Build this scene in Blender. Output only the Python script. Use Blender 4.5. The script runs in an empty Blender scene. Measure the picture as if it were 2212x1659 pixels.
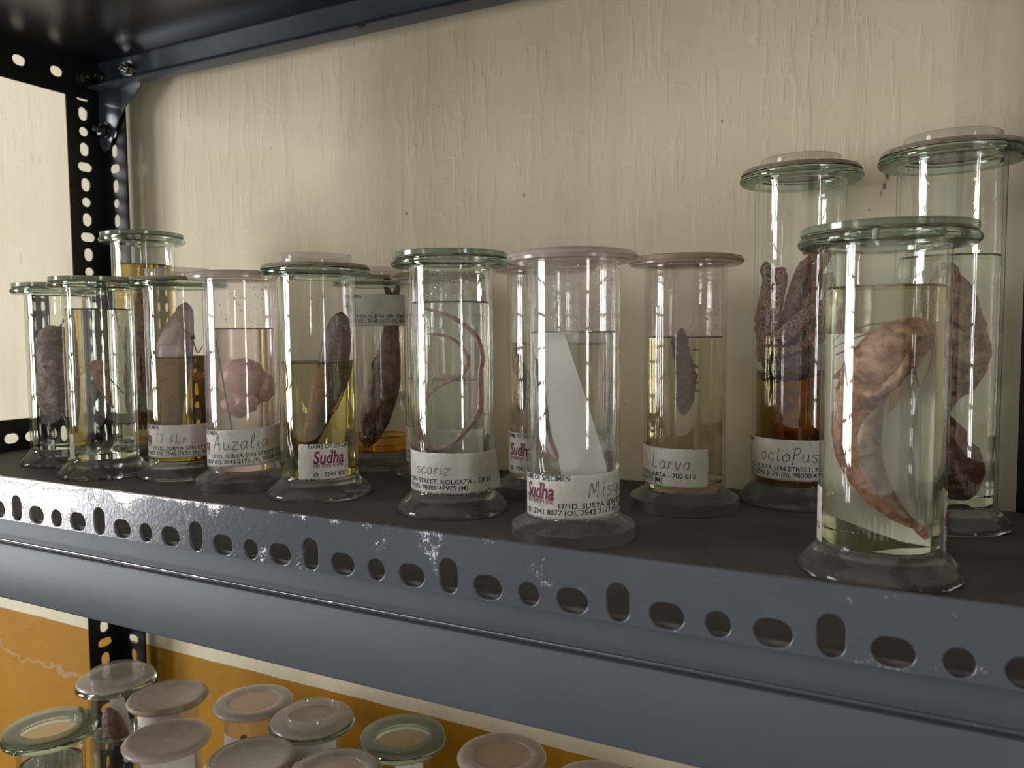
import bpy, bmesh, math, random
from math import sin, cos, pi, radians as rad
from mathutils import Vector, Matrix, noise as mnoise
random.seed(7)
sc = bpy.context.scene
COL = sc.collection

# ------------------------------------------------------------------ camera
cam_d = bpy.data.cameras.new('camera'); cam = bpy.data.objects.new('camera', cam_d); COL.objects.link(cam)
right = Vector((0.88968059, 0.45652778, -0.00712979)); up = Vector((-0.02366711, 0.06170572, 0.99781375))
fwd = Vector((-0.45596964, 0.88756678, -0.06570308))
m = Matrix((right, up, -fwd)).transposed().to_4x4(); m.translation = Vector((0.30333, -0.28783, 0.10950))
cam.matrix_world = m
cam_d.sensor_width = 36; cam_d.lens = 36 * 1713.76 / 2212; cam_d.clip_start = .01
cam_d.dof.use_dof = True; cam_d.dof.focus_distance = .47; cam_d.dof.aperture_fstop = 16
sc.camera = cam
# ------------------------------------------------------------------ light
w = bpy.data.worlds.new('room_air'); sc.world = w; w.use_nodes = True
w.node_tree.nodes['Background'].inputs[0].default_value = (1, .95, .88, 1)
w.node_tree.nodes['Background'].inputs[1].default_value = .50

def area(name, loc, target, sx, sy, power, col):
    d = bpy.data.lights.new(name, 'AREA'); d.shape = 'RECTANGLE'; d.size = sx; d.size_y = sy
    d.energy = power; d.color = col
    o = bpy.data.objects.new(name, d); COL.objects.link(o)
    o.location = loc
    o.rotation_euler = (Vector(target) - Vector(loc)).to_track_quat('-Z', 'Y').to_euler()
    return o
# daylight standing in the two windows of the room (left wall, right wall)
area('window_daylight', (-2.24, -1.10, .14), (0, -1.10, .14), .76, 1.42, 84, (.97, .98, 1))
area('window_daylight', (2.34, -1.15, .30), (0, -1.0, .30), .26, 1.30, 24, (.97, .98, 1))
sc.view_settings.view_transform = 'Standard'; sc.view_settings.look = 'None'
sc.view_settings.exposure = 0.10; sc.view_settings.gamma = 1; sc.view_settings.use_curve_mapping = False
cy = sc.cycles
cy.max_bounces = 22; cy.diffuse_bounces = 4; cy.glossy_bounces = 8; cy.transmission_bounces = 20
cy.transparent_max_bounces = 48; cy.use_denoising = True; cy.blur_glossy = .3
cy.sample_clamp_indirect = 30; cy.use_adaptive_sampling = True; cy.adaptive_threshold = .02

# ------------------------------------------------------------------ materials
def mat(name):
    m = bpy.data.materials.new(name); m.use_nodes = True
    nt = m.node_tree; nt.nodes.clear()
    out = nt.nodes.new('ShaderNodeOutputMaterial')
    return m, nt, out
def N(nt, typ, **kw):
    n = nt.nodes.new(typ)
    for k, v in kw.items():
        if k.startswith('_'): setattr(n, k[1:], v)
    return n
def setin(n, **kw):
    for k, v in kw.items():
        n.inputs[k.replace('_', ' ')].default_value = v
def ramp(nt, fac, stops, interp='LINEAR'):
    r = nt.nodes.new('ShaderNodeValToRGB'); r.color_ramp.interpolation = interp
    e = r.color_ramp.elements
    while len(e) < len(stops): e.new(.5)
    for i, (p, c) in enumerate(stops):
        e[i].position = p; e[i].color = (*c, 1) if len(c) == 3 else c
    nt.links.new(fac, r.inputs[0]); return r.outputs[0]
def coords(nt, scale=(1, 1, 1), kind='Object'):
    tc = nt.nodes.new('ShaderNodeTexCoord'); mp = nt.nodes.new('ShaderNodeMapping')
    mp.inputs['Scale'].default_value = scale
    nt.links.new(tc.outputs[kind], mp.inputs[0]); return mp.outputs[0]
def tex_noise(nt, vec, scale, detail=4, rough=.55, dist=0):
    n = nt.nodes.new('ShaderNodeTexNoise'); nt.links.new(vec, n.inputs['Vector'])
    n.inputs['Scale'].default_value = scale; n.inputs['Detail'].default_value = detail
    n.inputs['Roughness'].default_value = rough; n.inputs['Distortion'].default_value = dist
    return n.outputs[0]
def mixc(nt, fac, a, b):
    n = nt.nodes.new('ShaderNodeMix'); n.data_type = 'RGBA'
    for s, v in ((0, fac), (6, a), (7, b)):
        if hasattr(v, 'links'): nt.links.new(v, n.inputs[s])
        else: n.inputs[s].default_value = v if s == 0 else (*v, 1)
    return n.outputs[2]
def mathn(nt, op, a, b=None, c=None, clamp=False):
    n = nt.nodes.new('ShaderNodeMath'); n.operation = op; n.use_clamp = clamp
    for i, v in enumerate((a, b, c)):
        if v is None: continue
        if hasattr(v, 'links'): nt.links.new(v, n.inputs[i])
        else: n.inputs[i].default_value = v
    return n.outputs[0]
def bump(nt, h, strength, dist, normal=None):
    b = nt.nodes.new('ShaderNodeBump'); b.inputs['Strength'].default_value = strength
    b.inputs['Distance'].default_value = dist; nt.links.new(h, b.inputs['Height'])
    if normal is not None: nt.links.new(normal, b.inputs['Normal'])
    return b.outputs[0]
def principled(nt, out, color, rough=.5, metal=0, normal=None, **kw):
    p = nt.nodes.new('ShaderNodeBsdfPrincipled')
    for k, v in (('Base Color', color), ('Roughness', rough), ('Metallic', metal)):
        if hasattr(v, 'links'): nt.links.new(v, p.inputs[k])
        else: p.inputs[k].default_value = (*v, 1) if k == 'Base Color' else v
    for k, v in kw.items(): p.inputs[k.replace('_', ' ')].default_value = v
    if normal is not None: nt.links.new(normal, p.inputs['Normal'])
    nt.links.new(p.outputs[0], out.inputs[0]); return p
def simple(name, color, rough=.5, metal=0, vary=.12, vscale=120, bstr=.15, bdist=.0006, bscale=300, **kw):
    m, nt, out = mat(name)
    v = coords(nt); n = tex_noise(nt, v, vscale)
    c2 = tuple(c * (1 - vary * 2.2) for c in color); c1 = tuple(min(1, c * (1 + vary)) for c in color)
    col = ramp(nt, n, [(.32, c2), (.68, c1)])
    principled(nt, out, col, rough, metal, bump(nt, tex_noise(nt, v, bscale), bstr, bdist), **kw)
    return m

def wall_material():
    m, nt, out = mat('cream_and_ochre_distemper')
    v = coords(nt); sep = nt.nodes.new('ShaderNodeSeparateXYZ'); nt.links.new(v, sep.inputs[0])
    z = sep.outputs[2]; x = sep.outputs[0]
    big = tex_noise(nt, v, 3.5, 5); fine = tex_noise(nt, v, 60, 4)
    cream = ramp(nt, big, [(.3, (.61, .54, .38)), (.5, (.69, .62, .45)), (.72, (.74, .67, .51))])
    stain = tex_noise(nt, coords(nt, (9, 9, 5)), 1.6, 6, .65)
    cream = mixc(nt, ramp(nt, stain, [(.56, (0, 0, 0)), (.72, (.5, .5, .5))]), cream, (.60, .45, .33))
    # thin vertical runs of old paint
    runs = tex_noise(nt, coords(nt, (34, 1, 3.2)), 1.0, 5, .6)
    cream = mixc(nt, ramp(nt, runs, [(.56, (0, 0, 0)), (.70, (.22, .22, .22))]), cream, (.50, .42, .27))
    ochre = ramp(nt, tex_noise(nt, v, 9, 6, .6), [(.3, (.34, .155, .002)), (.7, (.43, .20, .004))])
    crack = mathn(nt, 'ABSOLUTE', mathn(nt, 'SUBTRACT', mathn(nt, 'ADD', mathn(nt, 'MULTIPLY', x, -.10), mathn(nt, 'MULTIPLY', tex_noise(nt, v, 16, 4), .10)), mathn(nt, 'ADD', z, .400)))
    cm = mathn(nt, 'MULTIPLY', mathn(nt, 'LESS_THAN', crack, .0028), mathn(nt, 'LESS_THAN', x, -.47))
    ochre = mixc(nt, mathn(nt, 'MULTIPLY', cm, .65), ochre, (.42, .27, .16))
    edge = mathn(nt, 'ADD', z, mathn(nt, 'MULTIPLY', tex_noise(nt, v, 30, 4), .003))
    base = mixc(nt, mathn(nt, 'LESS_THAN', edge, -.2280), cream, ochre)
    # dirt specks and scuffs
    sp = tex_noise(nt, v, 95, 1, .3)
    base = mixc(nt, ramp(nt, sp, [(.83, (0, 0, 0)), (.84, (.8, .8, .8))]), base, (.10, .07, .05))
    wob = mathn(nt, 'MULTIPLY', mathn(nt, 'SUBTRACT', tex_noise(nt, v, 420, 3), .5), 1.3)
    for sx, sz, rx, rz, k, cc in ((.2823, .2085, .0017, .0042, .9, (.05, .03, .03)), (.2806, .2020, .0012, .0030, .9, (.05, .03, .03)), (.2790, .1970, .0007, .0020, .8, (.05, .03, .03)),
            (.0215, .2173, .0012, .0018, .8, (.12, .08, .06)), (-.0911, .2115, .0012, .0016, .8, (.10, .08, .06)), (.1766, .2556, .0010, .0014, .8, (.10, .08, .06)),
            (.2721, .1871, .0007, .0007, .9, (.05, .04, .04)), (-.3619, .3278, .0012, .0014, .6, (.2, .13, .09)), (-.2434, .2833, .0010, .0013, .6, (.2, .15, .1)),
            (-.1844, .2965, .0010, .0012, .7, (.15, .15, .25)), (-.6368, .1985, .0030, .0070, .35, (.35, .22, .13)), (-.6060, .3127, .0040, .0060, .30, (.35, .24, .15)), (-.5934, .3088, .0035, .0060, .28, (.35, .24, .15))):
        dx = mathn(nt, 'DIVIDE', mathn(nt, 'SUBTRACT', x, sx), rx); dz = mathn(nt, 'DIVIDE', mathn(nt, 'SUBTRACT', z, sz), rz)
        d = mathn(nt, 'ADD', mathn(nt, 'SQRT', mathn(nt, 'ADD', mathn(nt, 'MULTIPLY', dx, dx), mathn(nt, 'MULTIPLY', dz, dz))), wob)
        base = mixc(nt, mathn(nt, 'MULTIPLY', mathn(nt, 'SUBTRACT', 1.25, d, clamp=True), k), base, cc)
    # relief: brushed drips, ridges, pits
    d1 = tex_noise(nt, coords(nt, (150, 1, 22)), 1.0, 4, .55, .1)
    d2 = tex_noise(nt, coords(nt, (30, 30, 16)), 1.0, 5, .6, .15)
    d3 = ramp(nt, tex_noise(nt, coords(nt, (50, 50, 60)), 1.3, 2), [(.62, (0, 0, 0)), (.70, (1, 1, 1))])
    region = ramp(nt, tex_noise(nt, coords(nt, (4, 4, 3)), 1.0, 2), [(.40, (.15, .15, .15)), (.65, (1, 1, 1))])
    h = mathn(nt, 'MULTIPLY', mathn(nt, 'MULTIPLY', ramp(nt, d1, [(.52, (0, 0, 0)), (.64, (1, 1, 1))]), .8), region)
    h = mathn(nt, 'MULTIPLY', h, ramp(nt, z, [(.10, (.25, .25, .25)), (.30, (1, 1, 1))]))
    h = mathn(nt, 'ADD', h, mathn(nt, 'MULTIPLY', tex_noise(nt, v, 16, 2), 1.6))
    h = mathn(nt, 'ADD', h, mathn(nt, 'MULTIPLY', mathn(nt, 'MULTIPLY', d3, region), .5))
    h = mathn(nt, 'ADD', h, mathn(nt, 'MULTIPLY', fine, .25))
    principled(nt, out, base, .62, 0, bump(nt, h, .26, .0020), Specular_IOR_Level=.25)
    return m

def paint(name, color, rough, wear_glare=0.0, scratch=0.0, metal=0.0):
    m, nt, out = mat(name)
    v = coords(nt)
    n = tex_noise(nt, v, 14, 5); col = ramp(nt, n, [(.3, tuple(c * .88 for c in color)), (.7, tuple(c * 1.1 for c in color))])
    rgh = rough
    nrm = bump(nt, tex_noise(nt, coords(nt, (4, 60, 260)), 1, 4), .12, .0005)
    p = principled(nt, out, col, rgh, metal, nrm)
    if wear_glare:
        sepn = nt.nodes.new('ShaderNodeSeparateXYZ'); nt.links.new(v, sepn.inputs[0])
        # worn flakes along upper and lower edges; window reflection painted in towards left end
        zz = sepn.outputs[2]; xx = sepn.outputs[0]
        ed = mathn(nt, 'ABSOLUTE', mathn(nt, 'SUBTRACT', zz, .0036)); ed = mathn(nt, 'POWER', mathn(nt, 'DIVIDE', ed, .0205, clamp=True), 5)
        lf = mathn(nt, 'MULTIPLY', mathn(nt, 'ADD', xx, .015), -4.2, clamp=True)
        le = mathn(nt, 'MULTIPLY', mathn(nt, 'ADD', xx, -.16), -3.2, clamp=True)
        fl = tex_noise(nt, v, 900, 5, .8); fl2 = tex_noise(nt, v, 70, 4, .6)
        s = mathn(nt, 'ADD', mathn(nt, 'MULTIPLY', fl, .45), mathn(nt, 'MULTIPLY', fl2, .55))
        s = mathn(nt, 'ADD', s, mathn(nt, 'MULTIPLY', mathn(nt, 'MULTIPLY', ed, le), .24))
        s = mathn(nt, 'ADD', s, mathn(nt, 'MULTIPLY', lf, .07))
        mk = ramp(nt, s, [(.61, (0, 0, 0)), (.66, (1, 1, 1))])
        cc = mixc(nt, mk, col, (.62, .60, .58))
        nt.links.new(mixc(nt, mathn(nt, 'MULTIPLY', mathn(nt, 'MULTIPLY', lf, fl2), 1.0), cc, (.42, .40, .38)), p.inputs['Base Color'])  # pale left end stands in for the window's reflection
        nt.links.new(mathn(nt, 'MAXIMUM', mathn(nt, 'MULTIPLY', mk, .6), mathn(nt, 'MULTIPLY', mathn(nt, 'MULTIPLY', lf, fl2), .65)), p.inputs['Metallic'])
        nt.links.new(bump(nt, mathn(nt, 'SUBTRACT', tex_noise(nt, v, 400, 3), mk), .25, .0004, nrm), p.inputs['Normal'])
    return m

def clear_shell(name, face, edge, haze=0.0, ior=1.5, hazecol=(.85, .82, .82), rough=.015, wobble=.10):
    """thin clear wall: straight-through light plus Fresnel reflection, tinted where the wall is seen edge-on"""
    m, nt, out = mat(name)
    lw = nt.nodes.new('ShaderNodeLayerWeight'); lw.inputs[0].default_value = .35
    col = ramp(nt, lw.outputs['Facing'], [(0, face), (.60, face), (.84, edge), (1, tuple(c * .22 for c in edge))])
    tr = nt.nodes.new('ShaderNodeBsdfTransparent'); nt.links.new(col, tr.inputs[0])
    gl = nt.nodes.new('ShaderNodeBsdfGlossy'); gl.inputs['Roughness'].default_value = rough
    gl.inputs['Color'].default_value = (1, 1, 1, 1)
    v = coords(nt, (60, 60, 5))
    nt.links.new(bump(nt, tex_noise(nt, v, 1.2, 3), wobble, .002), gl.inputs['Normal'])
    geo = nt.nodes.new('ShaderNodeNewGeometry')
    fr = nt.nodes.new('ShaderNodeFresnel')
    iorv = mathn(nt, 'ADD', mathn(nt, 'MULTIPLY', geo.outputs['Backfacing'], 1 / ior - ior), ior)
    nt.links.new(iorv, fr.inputs['IOR'])
    mx = nt.nodes.new('ShaderNodeMixShader'); nt.links.new(fr.outputs[0], mx.inputs[0])
    first = tr.outputs[0]
    if haze:
        df = nt.nodes.new('ShaderNodeBsdfDiffuse'); df.inputs[0].default_value = (*hazecol, 1)
        tl = nt.nodes.new('ShaderNodeBsdfTranslucent'); tl.inputs[0].default_value = (*hazecol, 1)
        ms = nt.nodes.new('ShaderNodeMixShader'); ms.inputs[0].default_value = .5
        nt.links.new(df.outputs[0], ms.inputs[1]); nt.links.new(tl.outputs[0], ms.inputs[2])
        m2 = nt.nodes.new('ShaderNodeMixShader')
        hz = mathn(nt, 'MULTIPLY', ramp(nt, tex_noise(nt, coords(nt, (30, 30, 12)), 1, 4), [(.3, (.6, .6, .6)), (.75, (1.5, 1.5, 1.5))]), haze)
        nt.links.new(hz, m2.inputs[0])
        nt.links.new(tr.outputs[0], m2.inputs[1]); nt.links.new(ms.outputs[0], m2.inputs[2]); first = m2.outputs[0]
    nt.links.new(first, mx.inputs[1]); nt.links.new(gl.outputs[0], mx.inputs[2])
    nt.links.new(mx.outputs[0], out.inputs[0]); return m

def refr(name, color, ior, rough=0.0, wob=0.0):
    m, nt, out = mat(name)
    g = nt.nodes.new('ShaderNodeBsdfGlass'); g.inputs['Color'].default_value = (*color, 1)
    g.inputs['Roughness'].default_value = rough; g.inputs['IOR'].default_value = ior
    if wob: nt.links.new(bump(nt, tex_noise(nt, coords(nt, (120, 120, 25)), 1, 3), wob, .001), g.inputs['Normal'])
    nt.links.new(g.outputs[0], out.inputs[0]); return m

def flesh(name, c1, c2, c3=None, scale=60, rough=.38, bs=.5, sss=0.0, bd=.0012, stretch=(1, 1, 1)):
    m, nt, out = mat(name)
    v = coords(nt, stretch); n = tex_noise(nt, v, scale * 3, 6, .6, .6)
    st = [(.38, tuple(c * .75 for c in c1)), (.56, c2)] + ([(.72, c3)] if c3 else [])
    col = ramp(nt, n, st)
    p = principled(nt, out, col, rough, 0, bump(nt, tex_noise(nt, v, scale * 7, 5, .65, .8), bs, bd), Coat_Weight=.18, Coat_Roughness=.2)
    return m

M = {}
M['wall'] = wall_material()
M['blue_paint'] = paint('blue_grey_enamel', (.064, .071, .090), .38)
M['rail_paint'] = paint('worn_grey_enamel_glare', (.072, .078, .096), .23, wear_glare=1)
M['tray_top'] = simple('brown_grey_shelf_paint', (.088, .078, .074), .62, vary=.10, vscale=22, bstr=.08, Specular_IOR_Level=.25)
M['tray_under'] = simple('shaded_glossy_enamel', (.026, .029, .038), .26, vary=.1, vscale=10, bstr=.03)  # grey enamel, its colour darkened for the dim light under the shelf
M['front_lip'] = paint('matt_blue_grey_enamel', (.066, .074, .094), .55)
M['lip_paint'] = simple('upper_lip_enamel', (.085, .096, .130), .24, vary=.1, vscale=14, bstr=.06)
M['black_angle'] = simple('black_slotted_angle_paint', (.010, .011, .014), .42, vary=.2, vscale=40, bstr=.1, Specular_IOR_Level=.3)
M['bolt'] = simple('blackened_steel', (.13, .13, .13), .35, .9)
M['zinc'] = simple('bright_zinc', (.62, .60, .57), .25, 1)
M['glass'] = clear_shell('clear_jar_glass', (.985, .99, .985), (.66, .72, .67))
M['plastic'] = clear_shell('clear_jar_plastic', (.985, .98, .98), (.78, .74, .74), haze=.045, ior=1.49)
M['plastic_hazy'] = clear_shell('hazy_jar_plastic', (.97, .96, .955), (.72, .68, .67), haze=.07, ior=1.49, hazecol=(.66, .58, .50))
def dusty(name, color, ior, rough, wob, dust, dustcol):
    m = refr(name, color, ior, rough, wob); nt = m.node_tree
    out = nt.nodes['Material Output']; g = out.inputs[0].links[0].from_socket
    d = nt.nodes.new('ShaderNodeBsdfDiffuse'); d.inputs[0].default_value = (*dustcol, 1)
    mx = nt.nodes.new('ShaderNodeMixShader'); mx.inputs[0].default_value = dust
    nt.links.new(g, mx.inputs[1]); nt.links.new(d.outputs[0], mx.inputs[2]); nt.links.new(mx.outputs[0], out.inputs[0]); return m
M['foot_glass'] = dusty('thick_dusty_glass', (.86, .88, .86), 1.47, .08, .3, .24, (.20, .195, .185))
M['rim_glass'] = refr('rim_green_glass', (.84, .88, .85), 1.47, .02, .3)
M['plate_glass'] = refr('plate_lid_glass', (.70, .84, .74), 1.45, .12, .3)
M['foot_plastic'] = clear_shell('frosted_foot_plastic', (.90, .87, .87), (.74, .70, .70), haze=.30, ior=1.49, hazecol=(.45, .40, .39), rough=.1)
M['lid_plastic'] = clear_shell('frosted_lid_plastic', (.82, .79, .75), (.70, .66, .62), haze=.72, ior=1.49, hazecol=(.72, .65, .585), rough=.3)
M['lid_clear'] = clear_shell('cloudy_lid_window', (.90, .84, .80), (.75, .7, .68), haze=.42, ior=1.49, hazecol=(.78, .66, .58), rough=.2)
M['stained_lid'] = clear_shell('stained_lid_plastic', (.72, .66, .56), (.6, .52, .42), haze=.78, ior=1.49, hazecol=(.47, .40, .315), rough=.25)
M['cap_plastic'] = clear_shell('raised_ring_plastic', (.92, .905, .88), (.74, .71, .68), haze=.24, ior=1.49, hazecol=(.66, .63, .58), rough=.08)
M['lid_brown'] = simple('brown_stained_lid', (.36, .265, .175), .45, vary=.2, vscale=70)
M['grease'] = simple('yellowed_sealing_grease', (.20, .17, .11), .40, vary=.35, vscale=160, bstr=.5)
M['green_edge'] = clear_shell('ground_glass_disc', (.86, .89, .83), (.55, .68, .56), haze=.42, ior=1.5, hazecol=(.32, .37, .26), rough=.12)
M['plate_centre'] = clear_shell('clear_lid_centre', (.95, .96, .92), (.7, .76, .68), haze=.10, ior=1.5, hazecol=(.5, .5, .42), rough=.06)
M['thread'] = simple('pale_thread', (.55, .52, .46), .6)
M['green_thread'] = simple('green_thread', (.05, .22, .16), .6)
M['card'] = simple('white_mounting_card', (.90, .885, .85), .30, vary=.015, vscale=10, bstr=.02)
M['ink_green'] = simple('dark_green_print', (.012, .05, .04), .6)
M['ink_maroon'] = simple('maroon_print', (.17, .012, .045), .6)
M['pencil'] = simple('faded_pen_ink', (.20, .18, .20), .7)
M['pencil_dark'] = simple('grey_pen_ink', (.09, .09, .10), .7)
M['eye'] = simple('clouded_black_eye', (.012, .012, .018), .12)
M['eye_ring'] = simple('grey_eye_ring', (.16, .13, .13), .3)
def paper():
    m, nt, out = mat('aged_label_paper')
    v = coords(nt)
    c = ramp(nt, tex_noise(nt, v, 55, 6, .65), [(.28, (.44, .38, .33)), (.5, (.60, .55, .50)), (.75, (.68, .64, .60))])
    wr = tex_noise(nt, coords(nt, (160, 160, 60)), 1, 5, .6, 1.2)
    principled(nt, out, c, .55, 0, bump(nt, wr, .45, .0008)); return m
M['paper'] = paper()
LIQ = {
    'clear': refr('clear_preserving_fluid', (.965, .975, .95), 1.333),
    'faint': refr('faintly_yellow_fluid', (.965, .955, .875), 1.333),
    'cloudy': refr('yellowish_fluid', (.93, .91, .78), 1.333),
    'olive': refr('olive_yellow_fluid', (.84, .79, .50), 1.333),
    'amber': refr('amber_fluid', (.93, .70, .26), 1.333),
    'yellow': refr('pale_amber_fluid', (.95, .84, .50), 1.333),
    'brown': refr('brown_orange_fluid', (.70, .54, .19), 1.333),
    'darkolive': refr('dark_olive_fluid', (.74, .66, .36), 1.333),
    'pink': refr('milky_pink_fluid', (.95, .90, .885), 1.333, .16),
}
# ------------------------------------------------------------------ mesh helpers
def link(name, me, material=None, parent=None, loc=None):
    o = bpy.data.objects.new(name, me); COL.objects.link(o)
    if material is not None: me.materials.append(material)
    if parent is not None: o.parent = parent
    if loc is not None: o.location = loc
    return o
def mesh(name, verts, faces, material=None, parent=None, smooth=True, loc=None, autosmooth=None):
    me = bpy.data.meshes.new(name); me.from_pydata([tuple(v) for v in verts], [], faces); me.validate(); 
    bm = bmesh.new(); bm.from_mesh(me); bmesh.ops.recalc_face_normals(bm, faces=bm.faces); bm.to_mesh(me); bm.free()
    if smooth:
        me.shade_smooth()
        if autosmooth:
            try: me.set_sharp_from_angle(angle=rad(autosmooth))
            except Exception: pass
    return link(name, me, material, parent, loc)
def root(name, label, cat, loc=(0, 0, 0), rz=0, group=None):
    o = bpy.data.objects.new(name, None); COL.objects.link(o); o.location = loc; o.rotation_euler = (0, 0, rad(rz))
    o.empty_display_size = .01
    o['label'] = label; o['category'] = cat
    if group: o['group'] = group
    return o
def tag(o, label, cat, group=None):
    o['label'] = label; o['category'] = cat
    if group: o['group'] = group
    return o
def struct(o): o['kind'] = 'structure'; return o
def box(name, lo, hi, material, parent=None, bev=0):
    bm = bmesh.new(); bmesh.ops.create_cube(bm, size=1)
    for v in bm.verts: v.co = Vector([(lo[i] + hi[i]) / 2 + v.co[i] * (hi[i] - lo[i]) for i in range(3)])
    if bev: bmesh.ops.bevel(bm, geom=bm.edges[:], offset=bev, segments=2, affect='EDGES')
    me = bpy.data.meshes.new(name); bm.to_mesh(me); bm.free(); return link(name, me, material, parent)
def lathe(name, prof, material, parent=None, seg=72, closed=True, sharp=40, wob=None, loc=None):
    """revolve a closed (r,z) profile; r==0 points become poles"""
    vs, idx = [], []
    for (r, z) in prof:
        if r < 1e-7: idx.append([len(vs)] * seg); vs.append((0, 0, z))
        else:
            row = []
            for k in range(seg):
                a = 2 * pi * k / seg; rr = r
                if wob: rr = r + wob(a, z)
                row.append(len(vs)); vs.append((rr * cos(a), rr * sin(a), z))
            idx.append(row)
    fs = []; n = len(prof)
    for i in range(n if closed else n - 1):
        A, B = idx[i], idx[(i + 1) % n]
        for k in range(seg):
            l = (k + 1) % seg; f = [A[k], A[l], B[l], B[k]]
            g = []
            for t in f:
                if t not in g: g.append(t)
            if len(g) > 2: fs.append(g)
    return mesh(name, vs, fs, material, parent, autosmooth=sharp, loc=loc)
def catmull(pts, n):
    P = [Vector(p) for p in pts]; out = []
    Q = [P[0] * 2 - P[1]] + P + [P[-1] * 2 - P[-2]]
    for i in range(1, len(Q) - 2):
        a, b, c, d = Q[i - 1:i + 3]
        for k in range(n):
            t = k / n
            out.append(.5 * ((2 * b) + (c - a) * t + (2 * a - 5 * b + 4 * c - d) * t * t + (3 * b - a - 3 * c + d) * t ** 3))
    out.append(P[-1]); return out
def loft(name, pts, ra, rb, material, parent=None, seg=20, n=8, wr=0, wf=200, loc=None, seed=0, closed_ends=True):
    """body along pts; ra = half-thickness in depth (local y), rb = half-height across the spine; wr adds wrinkles"""
    S = [Vector((*p, a, b)) if False else (p, a, b) for p, a, b in zip(pts, ra, rb)]
    C = catmull(pts, n)
    AB = catmull([(a, b, 0) for _, a, b in S], n)
    vs, fs = [], []; rows = []
    prevb = None
    for i, c in enumerate(C):
        t = (C[min(i + 1, len(C) - 1)] - C[max(i - 1, 0)]).normalized()
        y = Vector((0, 1, 0)) if abs(t.y) < .9 else Vector((1, 0, 0))
        b = t.cross(y).normalized()
        if prevb is not None and b.dot(prevb) < 0: b = -b
        prevb = b
        a = b.cross(t).normalized()
        aa, bb = max(AB[i].x, 1e-5), max(AB[i].y, 1e-5)
        row = []
        for k in range(seg):
            th = 2 * pi * k / seg
            d = a * (cos(th) * aa) + b * (sin(th) * bb)
            p = c + d
            if wr:
                nn = mnoise.noise(Vector((p.x * wf + seed, p.y * wf, p.z * wf * .6))) + .5 * mnoise.noise(Vector((p.x * wf * 2.3, p.y * wf * 2.3 + seed, p.z * wf * 2)))
                p = p + d.normalized() * (wr * nn * min(1, min(aa, bb) / (wr * 2 + 1e-9)))
            row.append(len(vs)); vs.append(p)
        rows.append(row)
    for i in range(len(rows) - 1):
        for k in range(seg):
            l = (k + 1) % seg; fs.append((rows[i][k], rows[i][l], rows[i + 1][l], rows[i + 1][k]))
    for r_, c, s in ((rows[0], C[0], 1), (rows[-1], C[-1], -1)):
        ci = len(vs); vs.append(c)
        for k in range(seg): fs.append((r_[k], r_[(k + 1) % seg], ci))
    return mesh(name, vs, fs, material, parent, loc=loc)
def tube(name, pts, r, material, parent=None, n=6, seg=10, loc=None):
    rr = r if isinstance(r, (list, tuple)) else [r] * len(pts)
    return loft(name, pts, rr, rr, material, parent, seg, n, loc=loc)
def sheet(name, outline, y0, thick, material, parent=None, curve=0.0, tilt=0.0, loc=None):
    """thin plate with real thickness from an x,z outline; curve bows it in depth, tilt leans it"""
    bm = bmesh.new()
    P = [bm.verts.new((x, 0, z)) for x, z in outline]
    f = bm.faces.new(P); bmesh.ops.triangulate(bm, faces=[f])
    if curve or tilt:
        bmesh.ops.subdivide_edges(bm, edges=bm.edges[:], cuts=5, use_grid_fill=True)
    for v in bm.verts:
        v.co.y = y0 + curve * (v.co.x * 1000 / 20) ** 2 + tilt * v.co.x
    r_ = bmesh.ops.extrude_face_region(bm, geom=bm.faces[:])
    for v in r_['geom']:
        if isinstance(v, bmesh.types.BMVert): v.co.y += thick
    bmesh.ops.recalc_face_normals(bm, faces=bm.faces)
    me = bpy.data.meshes.new(name); bm.to_mesh(me); bm.free(); return link(name, me, material, parent, loc)
def blob(name, c, r, material, parent=None, wr=0, wf=200, sub=4, seed=0, loc=None):
    bm = bmesh.new(); bmesh.ops.create_icosphere(bm, subdivisions=sub, radius=1)
    for v in bm.verts:
        p = Vector((v.co.x * r[0], v.co.y * r[1], v.co.z * r[2]))
        if wr: p += v.co * wr * (mnoise.noise(p * wf + Vector((seed, 0, 0))) + .5 * mnoise.noise(p * wf * 2.3))
        v.co = p + Vector(c)
    for f in bm.faces: f.smooth = True
    me = bpy.data.meshes.new(name); bm.to_mesh(me); bm.free(); return link(name, me, material, parent, loc)
def plate(name, outer, holes, thick, material, parent, basis, bev=.0003):
    """sheet steel with punched holes: 2D outline + holes, extruded. basis = (origin, ex, ey, en)"""
    cu = bpy.data.curves.new(name, 'CURVE'); cu.dimensions = '2D'; cu.fill_mode = 'BOTH'
    cu.extrude = thick / 2 - bev; cu.bevel_depth = bev; cu.bevel_resolution = 1; cu.offset = -bev
    for L in [outer] + holes:
        s = cu.splines.new('POLY'); s.points.add(len(L) - 1); s.use_cyclic_u = True
        for p, (x, y) in zip(s.points, L): p.co = (x, y, 0, 1)
    t = bpy.data.objects.new('tmp', cu); COL.objects.link(t)
    me = bpy.data.meshes.new_from_object(t.evaluated_get(bpy.context.evaluated_depsgraph_get()))
    bpy.data.objects.remove(t); bpy.data.curves.remove(cu)
    O, ex, ey, en = [Vector(b) for b in basis]
    for v in me.vertices: v.co = O + ex * v.co.x + ey * v.co.y + en * v.co.z
    bm = bmesh.new(); bm.from_mesh(me); bmesh.ops.remove_doubles(bm, verts=bm.verts[:], dist=1e-6); bmesh.ops.recalc_face_normals(bm, faces=bm.faces[:]); bm.to_mesh(me); bm.free()
    me.materials.clear(); me.name = name
    return link(name, me, material, parent)
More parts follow.
